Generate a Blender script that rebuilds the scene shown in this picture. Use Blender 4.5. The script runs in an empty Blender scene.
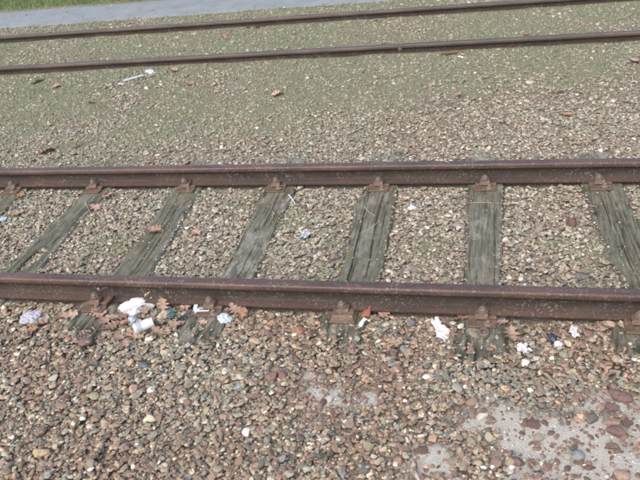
import bpy, math, random
import numpy as np
from mathutils import Matrix, Vector

rng = np.random.default_rng(7)
random.seed(7)
SC = bpy.context.scene
COL = SC.collection

# ------------------------------------------------------------------ camera
A_, B_, C_ = 0.28324, 1.01741, -0.14064
CAMY, CAMZ, FPX = -3.04251, 2.39077, 688.433
Rm = Matrix.Rotation(A_, 3, 'Z') @ Matrix.Rotation(B_, 3, 'X') @ Matrix.Rotation(C_, 3, 'Z')
cam = bpy.data.cameras.new("camera")
camo = bpy.data.objects.new("camera", cam)
COL.objects.link(camo)
M4 = Rm.to_4x4()
M4.translation = (0, CAMY, CAMZ)
camo.matrix_world = M4
cam.sensor_width = 36
cam.lens = FPX / 640 * 36
cam.clip_start = 0.05
cam.clip_end = 2000
SC.camera = camo

# ------------------------------------------------------------------ world, sun, exposure
SUN_EL, SUN_AZ = math.radians(50), math.radians(200)     # azimuth: direction the light comes from (from +Y, clockwise)
w = bpy.data.worlds.new("World")
SC.world = w
w.use_nodes = True
wn = w.node_tree
sky = wn.nodes.new('ShaderNodeTexSky')
sky.sky_type = 'NISHITA'
sky.sun_disc = False
sky.sun_elevation = SUN_EL
sky.sun_rotation = SUN_AZ
sky.air_density = 1.0
sky.dust_density = 4.0
sky.ozone_density = 1.2
bg = wn.nodes['Background']
bg.inputs['Strength'].default_value = 0.15
wn.links.new(sky.outputs['Color'], bg.inputs['Color'])
sl = bpy.data.lights.new("sun", 'SUN')
sl.energy = 0.8
sl.angle = math.radians(90)
sl.color = (1.0, 0.955, 0.88)
so = bpy.data.objects.new("sun", sl)
COL.objects.link(so)
sd = Vector((math.sin(SUN_AZ) * math.cos(SUN_EL), math.cos(SUN_AZ) * math.cos(SUN_EL), math.sin(SUN_EL)))
so.rotation_euler = sd.to_track_quat('Z', 'Y').to_euler()
so.location = (0, 0, 20)
SC.view_settings.view_transform = 'Standard'
SC.view_settings.look = 'None'
SC.view_settings.gamma = 1
SC.view_settings.exposure = 0.76
SC.cycles.filter_width = 2.0
SC.cycles.use_denoising = True

# ------------------------------------------------------------------ numbers of the place
G = 1.505            # distance between rail centres
RH = 0.142           # rail height
FAR = 4.41744        # near rail of the far track
SLX = [-3.911, -3.151, -2.333, -1.587, -0.784, -0.025, 0.747]
Rn = np.array(Rm)
CN = np.array([0, CAMY, CAMZ])


def P(px, py, z=0.0):
    """point of the place at height z seen at photo pixel (px, py)"""
    d = Rn @ np.array([px - 320, -(py - 240), -FPX])
    t = (z - CN[2]) / d[2]
    q = CN + t * d
    return float(q[0]), float(q[1])


def proj(X):
    d = (np.asarray(X, float) - CN) @ Rn
    return 320 + FPX * d[..., 0] / -d[..., 2], 240 - FPX * d[..., 1] / -d[..., 2], -d[..., 2]


# ------------------------------------------------------------------ numpy noise
_perm = rng.random((256, 256)).astype(np.float32)


def vnoise(x, y, s=1.0, o=0):
    x = np.asarray(x, float) * s + 17.3 * o + 1000
    y = np.asarray(y, float) * s + 31.7 * o + 1000
    xi, yi = np.floor(x).astype(int), np.floor(y).astype(int)
    fx, fy = x - xi, y - yi
    fx = fx * fx * (3 - 2 * fx)
    fy = fy * fy * (3 - 2 * fy)
    g = lambda a, b: _perm[a & 255, b & 255]
    return (g(xi, yi) * (1 - fx) + g(xi + 1, yi) * fx) * (1 - fy) + (g(xi, yi + 1) * (1 - fx) + g(xi + 1, yi + 1) * fx) * fy


def fbm(x, y, s=1.0, o=0, n=4):
    r = 0
    a = 0.5
    for k in range(n):
        r = r + a * (vnoise(x, y, s, o + k) - .5) * 2
        s *= 2.03
        a *= .5
    return r


def sstep(a, b, x):
    t = np.clip((x - a) / (b - a), 0, 1)
    return t * t * (3 - 2 * t)


# ------------------------------------------------------------------ materials
def mat(name, rough=0.8, spec=0.3):
    m = bpy.data.materials.new(name)
    m.use_nodes = True
    b = m.node_tree.nodes['Principled BSDF']
    b.inputs['Roughness'].default_value = rough
    b.inputs['Specular IOR Level'].default_value = spec
    return m, m.node_tree, b


def node(nt, t, **k):
    n = nt.nodes.new(t)
    for a, v in k.items():
        if a[0] == '_':
            n.inputs[int(a[1:])].default_value = v
        else:
            setattr(n, a, v)
    return n


def coords(nt, kind='Object', scale=(1, 1, 1)):
    tc = node(nt, 'ShaderNodeTexCoord')
    mp = node(nt, 'ShaderNodeMapping')
    mp.inputs['Scale'].default_value = scale
    nt.links.new(tc.outputs[kind], mp.inputs[0])
    return mp.outputs[0]


def noise(nt, vec, scale, detail=5, rough=.55, dist=0):
    n = node(nt, 'ShaderNodeTexNoise')
    n.inputs['Scale'].default_value = scale
    n.inputs['Detail'].default_value = detail
    n.inputs['Roughness'].default_value = rough
    n.inputs['Distortion'].default_value = dist
    nt.links.new(vec, n.inputs['Vector'])
    return n.outputs['Fac']


def ramp(nt, fac, stops, interp='LINEAR'):
    r = node(nt, 'ShaderNodeValToRGB')
    r.color_ramp.interpolation = interp
    e = r.color_ramp.elements
    while len(e) < len(stops):
        e.new(.5)
    for i, (p, c) in enumerate(stops):
        e[i].position = p
        e[i].color = (*c, 1) if len(c) == 3 else c
    nt.links.new(fac, r.inputs[0])
    return r.outputs['Color']


def mix(nt, a, b, f, mode='MIX'):
    m = node(nt, 'ShaderNodeMix', data_type='RGBA', blend_type=mode)
    for s, v in ((0, f), (6, a), (7, b)):
        if isinstance(v, (float, int)):
            m.inputs[s].default_value = v
        elif isinstance(v, tuple):
            m.inputs[s].default_value = (*v, 1)
        else:
            nt.links.new(v, m.inputs[s])
    return m.outputs[2]


def bump(nt, b, h, strength=.5, dist=.002):
    n = node(nt, 'ShaderNodeBump')
    n.inputs['Strength'].default_value = strength
    n.inputs['Distance'].default_value = dist
    nt.links.new(h, n.inputs['Height'])
    nt.links.new(n.outputs[0], b.inputs['Normal'])


def attr(nt, name='col'):
    a = node(nt, 'ShaderNodeAttribute', attribute_name=name)
    return a.outputs['Color']


def g3(v):
    return (v, v, v)


# stones: each stone's own colour from the attribute, mottled
M_STONE, nt, b = mat("stone", .78, .3)
v = coords(nt)
n1 = noise(nt, v, 90, 4, .6)
n2 = noise(nt, v, 420, 3, .6)
c = mix(nt, attr(nt), ramp(nt, n1, [(.3, g3(.62)), (.7, g3(1.30))]), 1.0, 'MULTIPLY')
c = mix(nt, c, ramp(nt, n2, [(.3, g3(.8)), (.72, g3(1.22))]), 1.0, 'MULTIPLY')
nt.links.new(c, b.inputs['Base Color'])
bump(nt, b, n1, .6, .003)

# single stones that take their colour from the object
M_BIG = {}


def stone_mat(col, nm="stone_single"):
    m, nt, b = mat(nm, .75, .3)
    v = coords(nt)
    n1 = noise(nt, v, 60, 5, .62)
    n2 = noise(nt, v, 300, 3, .6)
    c = mix(nt, col, ramp(nt, n1, [(.3, g3(.65)), (.7, g3(1.3))]), 1.0, 'MULTIPLY')
    c = mix(nt, c, ramp(nt, n2, [(.3, g3(.8)), (.75, g3(1.2))]), 1.0, 'MULTIPLY')
    nt.links.new(c, b.inputs['Base Color'])
    bump(nt, b, n1, .6, .004)
    return m


# soil and sand: attribute r = sand, g = moss, b = grit tone
M_SOIL, nt, b = mat("soil", .95, .15)
v = coords(nt)
ng = noise(nt, v, 160, 4, .7)
nf = noise(nt, v, 700, 2, .7)
nl = noise(nt, v, 6, 5, .6)
vo = node(nt, 'ShaderNodeTexVoronoi')
vo.inputs['Scale'].default_value = 110
nt.links.new(v, vo.inputs['Vector'])
sepc = node(nt, 'ShaderNodeSeparateColor')
nt.links.new(attr(nt), sepc.inputs[0])
gr = ramp(nt, ng, [(.25, (.13, .105, .08)), (.5, (.25, .21, .16)), (.75, (.40, .345, .27))])
cellv = node(nt, 'ShaderNodeSeparateColor')
nt.links.new(vo.outputs['Color'], cellv.inputs[0])
gr = mix(nt, gr, ramp(nt, cellv.outputs[0], [(0, (.10, .085, .07)), (.5, (.2, .17, .13)), (.85, (.34, .30, .24)), (1, (.5, .47, .42))]), .6)
sd_ = ramp(nt, nf, [(.30, (.36, .325, .26)), (.45, (.62, .58, .50)), (.7, (.86, .82, .73))])
sd_ = mix(nt, sd_, ramp(nt, ng, [(.32, g3(.62)), (.55, g3(1.05))]), 1.0, 'MULTIPLY')
ms = ramp(nt, ng, [(.25, (.13, .135, .08)), (.5, (.27, .275, .18)), (.75, (.42, .41, .30))])
ms = mix(nt, ms, ramp(nt, nf, [(.3, g3(.7)), (.7, g3(1.25))]), 1.0, 'MULTIPLY')
mfac = node(nt, 'ShaderNodeMath', operation='MULTIPLY')
nt.links.new(sepc.outputs[1], mfac.inputs[0])
mfac.inputs[1].default_value = .8
c = mix(nt, gr, ms, mfac.outputs[0])
c = mix(nt, c, sd_, sepc.outputs[0])
nt.links.new(c, b.inputs['Base Color'])
bump(nt, b, ng, 1.0, .012)

# asphalt path
M_PATH, nt, b = mat("asphalt", .75, .4)
v = coords(nt)
n1 = noise(nt, v, 2.2, 5, .6)
n2 = noise(nt, v, 240, 2, .7)
c = mix(nt, ramp(nt, n1, [(.3, (.215, .24, .248)), (.7, (.275, .30, .303))]), ramp(nt, n2, [(.3, g3(.65)), (.7, g3(1.35))]), 1.0, 'MULTIPLY')
n3 = noise(nt, coords(nt), 9, 6, .7)
c = mix(nt, c, (.17, .165, .13), ramp(nt, n3, [(.55, g3(0)), (.75, g3(.7))]))
nt.links.new(c, b.inputs['Base Color'])
bump(nt, b, n2, .4, .004)


def rust(name, a, b2, speck, gloss=.55, speckle=.62, specc=(.55, .5, .45)):
    m, nt, b = mat(name, gloss, .45)
    v = coords(nt)
    vs = coords(nt, scale=(1, 6, 6))
    n1 = noise(nt, vs, 3.0, 6, .65)
    nb = noise(nt, coords(nt, scale=(1, 2.5, 2.5)), .9, 6, .7)
    n2 = noise(nt, v, 130, 4, .65)
    n3 = noise(nt, v, 75, 2, .5)
    n4 = noise(nt, v, 5.0, 3, .5)
    c = mix(nt, ramp(nt, n1, [(.32, a), (.68, b2)]), ramp(nt, n2, [(.3, g3(.68)), (.7, g3(1.32))]), 1.0, 'MULTIPLY')
    c = mix(nt, c, ramp(nt, nb, [(.35, (.72, .74, .78)), (.65, (1.32, 1.2, 1.1))]), 1.0, 'MULTIPLY')
    if speck:
        f = ramp(nt, n3, [(speckle, g3(0)), (speckle + .045, g3(1))])
        f2 = ramp(nt, n4, [(.38, g3(.12)), (.68, g3(1))])
        f = mix(nt, f, f2, 1.0, 'MULTIPLY')
        fm = node(nt, 'ShaderNodeMath', operation='MULTIPLY')
        nt.links.new(f, fm.inputs[0])
        fm.inputs[1].default_value = speck
        c = mix(nt, c, specc, fm.outputs[0])
    nt.links.new(c, b.inputs['Base Color'])
    bump(nt, b, n2, .5, .0015)
    return m


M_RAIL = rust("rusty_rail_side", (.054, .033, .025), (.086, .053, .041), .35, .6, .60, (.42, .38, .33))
M_HEAD = rust("rusty_rail_head", (.074, .048, .040), (.118, .080, .069), .4, .42, .60, (.40, .37, .35))  # pale specks paint glittering highlights into the head's colour
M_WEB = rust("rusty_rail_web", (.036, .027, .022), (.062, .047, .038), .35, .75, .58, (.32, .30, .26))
M_FARRAIL = rust("rusty_far_rail", (.075, .062, .052), (.115, .096, .082), .1, .5)
M_PLATE = rust("rusty_plate", (.080, .055, .040), (.15, .11, .085), .3, .65, .6)
M_BOLT = rust("rusty_bolt", (.12, .098, .082), (.20, .165, .14), .0, .6)

# weathered wood; attribute col: r = crack/dark, g = moss, b = pale lichen
M_WOOD, nt, b = mat("weathered_wood", .9, .15)
v = coords(nt, scale=(1, .06, 1))
v1 = coords(nt)
n1 = noise(nt, v, 85, 7, .72, .3)
n2 = noise(nt, v1, 14, 5, .6)
n3 = noise(nt, v1, 90, 3, .6)
sp = node(nt, 'ShaderNodeSeparateColor')
nt.links.new(attr(nt), sp.inputs[0])
c = ramp(nt, n1, [(.28, (.042, .038, .028)), (.40, (.120, .113, .084)), (.55, (.172, .165, .125)), (.75, (.265, .255, .20))])
mo = ramp(nt, n3, [(.3, (.085, .095, .05)), (.7, (.17, .18, .105))])
gm = node(nt, 'ShaderNodeMath', operation='MULTIPLY')
nt.links.new(sp.outputs[1], gm.inputs[0])
gm.inputs[1].default_value = .38
c = mix(nt, c, mo, gm.outputs[0])
li = ramp(nt, n3, [(.35, (.20, .20, .165)), (.7, (.40, .395, .335))])
c = mix(nt, c, li, sp.outputs[2])
c = mix(nt, c, ramp(nt, n1, [(.34, g3(.42)), (.5, g3(1.0))]), .5, 'MULTIPLY')
c = mix(nt, c, (.022, .020, .016), sp.outputs[0])
c = mix(nt, c, ramp(nt, n2, [(.3, g3(.75)), (.7, g3(1.2))]), 1.0, 'MULTIPLY')
nt.links.new(c, b.inputs['Base Color'])
bump(nt, b, n1, .7, .004)


def simple(name, col, rough=.8, spec=.3, var=.25, scale=60, trans=0.0, bs=.3):
    m, nt, b = mat(name, rough, spec)
    v = coords(nt)
    n = noise(nt, v, scale, 4, .6)
    c = mix(nt, col, ramp(nt, n, [(.3, g3(1 - var)), (.7, g3(1 + var))]), 1.0, 'MULTIPLY')
    nd = noise(nt, coords(nt), 38, 5, .7)
    c = mix(nt, c, (.22, .17, .12), ramp(nt, nd, [(.54, g3(0)), (.78, g3(.75))]))
    nt.links.new(c, b.inputs['Base Color'])
    bump(nt, b, n, bs, .002)
    if trans:
        b.inputs['Subsurface Weight'].default_value = 0
    return m


M_BLADE, nt, b = mat("green_blades", .7, .25)
nt.links.new(attr(nt), b.inputs['Base Color'])
M_LEAFSTUFF, nt, b = mat("dry_leaf_litter", .75, .25)
nt.links.new(attr(nt), b.inputs['Base Color'])

# ------------------------------------------------------------------ object helpers


def link(name, me, parent=None, loc=(0, 0, 0), rot=(0, 0, 0)):
    o = bpy.data.objects.new(name, me)
    COL.objects.link(o)
    o.location = loc
    o.rotation_euler = rot
    if parent is not None:
        o.parent = parent
    return o


def tag(o, label=None, cat=None, group=None, kind=None):
    if label:
        o['label'] = label
    if cat:
        o['category'] = cat
    if group:
        o['group'] = group
    if kind:
        o['kind'] = kind
    return o


def mesh(name, V, F, m=None, smooth=True, col=None):
    me = bpy.data.meshes.new(name)
    if isinstance(F, np.ndarray):
        V = np.asarray(V, np.float32)
        nf, k = F.shape
        me.vertices.add(len(V))
        me.vertices.foreach_set('co', V.ravel())
        me.loops.add(nf * k)
        me.loops.foreach_set('vertex_index', F.astype(np.int32).ravel())
        me.polygons.add(nf)
        me.polygons.foreach_set('loop_start', np.arange(0, nf * k, k, dtype=np.int32))
        me.polygons.foreach_set('loop_total', np.full(nf, k, np.int32))
        me.update(calc_edges=True)
    else:
        me.from_pydata([tuple(map(float, q)) for q in V], [], [tuple(map(int, f)) for f in F])
    me.polygons.foreach_set('use_smooth', np.full(len(me.polygons), smooth, bool))
    if m is not None:
        for mm in (m if isinstance(m, (list, tuple)) else [m]):
            me.materials.append(mm)
    if col is not None:
        a = me.color_attributes.new('col', 'FLOAT_COLOR', 'POINT')
        c = np.ones((len(me.vertices), 4), np.float32)
        c[:, :3] = col
        a.data.foreach_set('color', c.ravel())
    me.update()
    return me


def empty(name, loc, rz=0):
    o = link(name, None, None, loc, (0, 0, rz))
    o.empty_display_size = .05
    return o


def gridfaces(nu, nv, wrap=False):
    i = np.arange(nu - 1 if not wrap else nu)
    j = np.arange(nv - 1)
    I, J = np.meshgrid(i, j, indexing='ij')
    I2 = (I + 1) % nu
    return np.stack([I * nv + J, I2 * nv + J, I2 * nv + J + 1, I * nv + J + 1], -1).reshape(-1, 4)


class MB:
    def __init__(s):
        s.V, s.F, s.M = [], [], []

    def add(s, V, F, mi=0):
        k = len(s.V)
        s.V += [tuple(map(float, q)) for q in V]
        s.F += [tuple(int(i) + k for i in f) for f in F]
        s.M += [mi] * len(F)

    def box(s, x0, x1, y0, y1, z0, z1, bev=.002, mi=0, top=None):
        # chamfered box: rings
        t = top or (x0, x1, y0, y1)
        b_ = bev
        rings = []
        for (a, c_, d, e), z, q in (((x0, x1, y0, y1), z0, 0), (t, z1 - b_, 0), ((t[0] + b_, t[1] - b_, t[2] + b_, t[3] - b_), z1, 0)):
            r = []
            cx = b_
            r += [(a + cx, d, z), (c_ - cx, d, z), (c_, d + cx, z), (c_, e - cx, z), (c_ - cx, e, z), (a + cx, e, z), (a, e - cx, z), (a, d + cx, z)]
            rings.append(r)
        V = sum(rings, [])
        F = []
        for k in range(2):
            for i in range(8):
                j = (i + 1) % 8
                F.append((k * 8 + i, k * 8 + j, k * 8 + 8 + j, k * 8 + 8 + i))
        F.append(tuple(16 + i for i in range(8)))
        F.append(tuple(reversed(range(8))))
        s.add(V, F, mi)

    def cyl(s, x, y, z0, prof, n=12, mi=0, phase=0.0, tilt=(0, 0)):
        V, F = [], []
        for (r, z) in prof:
            for i in range(n):
                a = 2 * math.pi * i / n + phase
                V.append((x + r * math.cos(a) + tilt[0] * z, y + r * math.sin(a) + tilt[1] * z, z0 + z))
        for k in range(len(prof) - 1):
            for i in range(n):
                j = (i + 1) % n
                F.append((k * n + i, k * n + j, (k + 1) * n + j, (k + 1) * n + i))
        F.append(tuple((len(prof) - 1) * n + i for i in range(n)))
        F.append(tuple(reversed(range(n))))
        s.add(V, F, mi)

    def mesh(s, name, m, smooth=False):
        me = mesh(name, s.V, s.F, m, smooth)
        me.polygons.foreach_set('material_index', np.array(s.M, np.int32))
        return me


# ------------------------------------------------------------------ lie of the land
SLEEPERS = []        # (left polyline, right polyline) in world, from y=-0.54 to 2.08


def sleeper_outline(i, L, Rr):
    """L, Rr: photo points of the two long edges; extended straight to the buried ends"""
    out = []
    for pts in (L, Rr):
        w_ = sorted([P(x, y, -.012) for x, y in pts], key=lambda q: q[1])
        xs, ys = [q[0] for q in w_], [q[1] for q in w_]
        out.append((ys, xs))
    return out


OUT = [
    sleeper_outline(0, [(-20, 222), (3, 192)], [(-16, 230), (27, 188)]),
    sleeper_outline(1, [(3, 271), (75, 199), (84, 189)], [(37, 271), (60, 243), (94, 205), (110, 188)]),
    sleeper_outline(2, [(112, 272), (150, 222), (173, 188)], [(149, 272), (170, 240), (200, 188)]),
    sleeper_outline(3, [(219, 275), (238, 240), (264, 188)], [(254, 276), (268, 246), (274, 231), (296, 188)]),
    sleeper_outline(4, [(339, 278), (353, 215), (363, 188)], [(380, 280), (388, 240), (398, 188)]),
    sleeper_outline(5, [(465, 282), (466, 230), (467, 186)], [(501.5, 282), (502, 240), (504, 186)]),
    sleeper_outline(6, [(626, 284), (607, 255), (594, 220), (583, 188)], [(664, 286), (648, 245), (626, 189)]),
]


def sl_edges(i, y):
    (ly, lx), (ry, rx) = OUT[i]
    y = np.asarray(y, float)
    # straight beyond the measured stretch, with gentle wear of the edges
    cx0 = SLX[i]

    def ev(ys, xs, side):
        e = np.interp(y, ys, xs)
        lo = y < ys[0]
        hi = y > ys[-1]
        wd = .125 * side
        tgt0, tgt1 = (SLX[i] + wd), (SLX[i] + wd)
        e = np.where(lo, xs[0] + (tgt0 - xs[0]) * np.clip((ys[0] - y) / .25, 0, 1), e)
        e = np.where(hi, xs[-1] + (tgt1 - xs[-1]) * np.clip((y - ys[-1]) / .3, 0, 1), e)
        return e
    l = ev(ly, lx, -1) + .006 * fbm(y, y * 0 + i, 9, 40 + i)
    r = ev(ry, rx, 1) + .006 * fbm(y, y * 0 + i, 9, 60 + i)
    return l, r


# keep every sleeper plumb under its fastenings: front end centre measured too
SL_TOP = -.013
Y0S, Y1S = -.545, 2.06


def sandmask(x, y):
    px, py, _ = proj(np.stack([x, y, np.zeros_like(x)], -1))
    n = fbm(x, y, 7, 3, 5)
    n2 = fbm(x, y, 22, 9, 3)

    def blob(cx, cy, rx, ry, rot=0):
        c_, s_ = math.cos(rot), math.sin(rot)
        dx, dy = px - cx, py - cy
        u, v_ = (dx * c_ + dy * s_) / rx, (-dx * s_ + dy * c_) / ry
        return 1 - np.sqrt(u * u + v_ * v_)
    m = np.maximum.reduce([blob(615, 462, 110, 58), blob(540, 440, 66, 32, .35), blob(655, 425, 60, 25), blob(318, 393, 26, 26) * .55 - .15,
                           blob(370, 397, 12, 8), blob(440, 462, 30, 20, .5),
                           blob(560, 510, 150, 45), blob(490, 425, 40, 10), blob(655, 470, 60, 40)])
    return sstep(-.20, .50, m + 1.0 * n + .6 * n2 - .02)


def mossmask(x, y):
    n = fbm(x, y, 1.1, 21, 5)
    n2 = fbm(x, y, 5.5, 25, 3)
    base = sstep(1.9, 3.7, y - .22 * (x + 1.2) * 0 + np.clip(-.25 * (x + 1.5), -.5, .6))
    inner = np.exp(-((y - .75) / .5) ** 2) * .18
    m = base * (.78 + 1.2 * n + 1.0 * n2) + inner * (n + .2)
    m = m + .6 * sstep(.2, .45, fbm(x, y, 3.1, 27, 4)) * sstep(.05, .2, y)
    right_far = sstep(-2.0, .5, x) * sstep(5.2, 4.0, y)
    m = m + .12 - .16 * right_far
    return np.clip(m, 0, 1)


def Hs(x, y):
    """height of the stones' surface"""
    h = -.024 + 0 * x
    h = h + sstep(-.45, -.62, y) * .022
    h = h + sstep(1.56, 1.9, y) * .018 + sstep(2.3, 4.2, y) * .052
    h = h + .010 * fbm(x, y, 2.2, 5, 3) + .006 * fbm(x, y, 8, 8, 2)
    h = h + sstep(3, 4.2, y) * .012 * fbm(x, y, .8, 15, 3)
    return h


def Gs(x, y):
    s, m = sandmask(x, y), mossmask(x, y)
    return Hs(x, y) - .015 * (1 - np.maximum(s * .75, sstep(.15, .6, m) * .8))


# ------------------------------------------------------------------ ground sheet
def axis(a, b_, step, far_lo, far_hi):
    core = np.arange(a, b_, step)
    lo, hi, s = [a], [core[-1]], step
    while lo[-1] > far_lo:
        s *= 1.35
        lo.append(lo[-1] - s)
    s = step
    while hi[-1] < far_hi:
        s *= 1.35
        hi.append(hi[-1] + s)
    return np.concatenate([np.array(lo[1:][::-1]), core, np.array(hi[1:])])


gx = axis(-11, 4.2, .045, -300, 300)
gy = axis(-2.2, 9.2, .045, -300, 300)
X, Y = np.meshgrid(gx, gy, indexing='ij')
Zg = Gs(X, Y)
PATH0, PATH1 = 6.78, 8.02       # the path's two edges
inpath = sstep(PATH0 - .12, PATH0 + .05, Y) * sstep(PATH1 + .12, PATH1 - .05, Y)
Zg = Zg * (1 - inpath) + inpath * .030
gcol = np.stack([sandmask(X, Y), np.maximum(mossmask(X, Y), sstep(8.0, 8.3, Y)), X * 0], -1).reshape(-1, 3)
gcol[:, 0] *= (np.abs(X.ravel() + 3) < 12) & (Y.ravel() < 3)
ground = link("ground", mesh("ground", np.stack([X, Y, Zg], -1).reshape(-1, 3), gridfaces(len(gx), len(gy)), M_SOIL, True, gcol))
tag(ground, "grey brown gritty soil with pale sand patches and green moss under the tracks", kind="structure")

# path
px_ = np.concatenate([np.arange(-60, -11, 2.0), np.arange(-11, 4, .12), np.arange(4, 60, 2.0)])
vv = np.linspace(0, 1, 14)
PX, PV = np.meshgrid(px_, vv, indexing='ij')
e0 = PATH0 + .05 * fbm(PX, PX * 0, 1.7, 70, 5)
e1 = PATH1 + .06 * fbm(PX, PX * 0 + 5, 1.9, 75, 5)
PY = e0 + (e1 - e0) * PV
PZ = .052 - .012 * (2 * PV - 1) ** 2 - .02 * (np.abs(2 * PV - 1) > .99)
path = link("path", mesh("path", np.stack([PX, PY, PZ], -1).reshape(-1, 3), gridfaces(len(px_), 14), M_PATH))
tag(path, "blue grey asphalt footpath running beside the far track", kind="structure")

# ------------------------------------------------------------------ rails
RP = [(0, RH), (.024, RH - .0005), (.031, RH - .003), (.0345, RH - .008), (.036, RH - .016), (.036, RH - .034), (.033, RH - .039),
      (.013, RH - .047), (.0085, RH - .054), (.0075, RH - .075), (.0085, .036), (.013, .027), (.030, .020), (.056, .0125), (.060, .0105), (.060, .0015), (.058, 0)]


def rail_mesh(name, x0, x1, mats, step=.25):
    prof = [(-a, z) for a, z in RP[::-1][:-1]] + RP
    n = len(prof)
    xs = np.arange(x0, x1 + .01, step)
    V, F, MI = [], [], []
    for k, x in enumerate(xs):
        for a, z in prof:
            V.append((x, a, z))
    for k in range(len(xs) - 1):
        for i in range(n - 1):
            F.append((k * n + i, k * n + i + 1, (k + 1) * n + i + 1, (k + 1) * n + i))
            zm = (prof[i][1] + prof[i + 1][1]) / 2
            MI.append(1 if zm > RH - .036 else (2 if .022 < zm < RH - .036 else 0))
        F.append((k * n + n - 1, k * n, (k + 1) * n, (k + 1) * n + n - 1))
        MI.append(0)
    F.append(tuple(range(n)))
    F.append(tuple(reversed([(len(xs) - 1) * n + i for i in range(n)])))
    MI += [0, 0]
    me = mesh(name, V, F, mats, True)
    me.polygons.foreach_set('material_index', np.array(MI, np.int32))
    try:
        me.set_sharp_from_angle(angle=math.radians(50))
    except Exception:
        pass
    return me


RM = rail_mesh("rail", -20, 20, [M_RAIL, M_HEAD, M_WEB])
RMF = rail_mesh("far_rail", -25, 20, [M_WEB, M_FARRAIL, M_WEB])
tag(link("rail", RM, None, (0, 0, 0)), "rusty brown steel rail nearest the camera, speckled with pale droplets along its web", "rail", "rails")
tag(link("rail", RM, None, (0.37, G, 0)), "rusty brown rail crossing mid picture over the upper ends of the wooden sleepers", "rail", "rails")
tag(link("rail", RMF, None, (0, FAR, 0)), "slim greyish brown rail of the far track, the nearer one, sunk in moss", "rail", "rails")
tag(link("rail", RMF, None, (0.2, FAR + G, 0)), "farthest rusty rail, running right beside the asphalt footpath", "rail", "rails")

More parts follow.
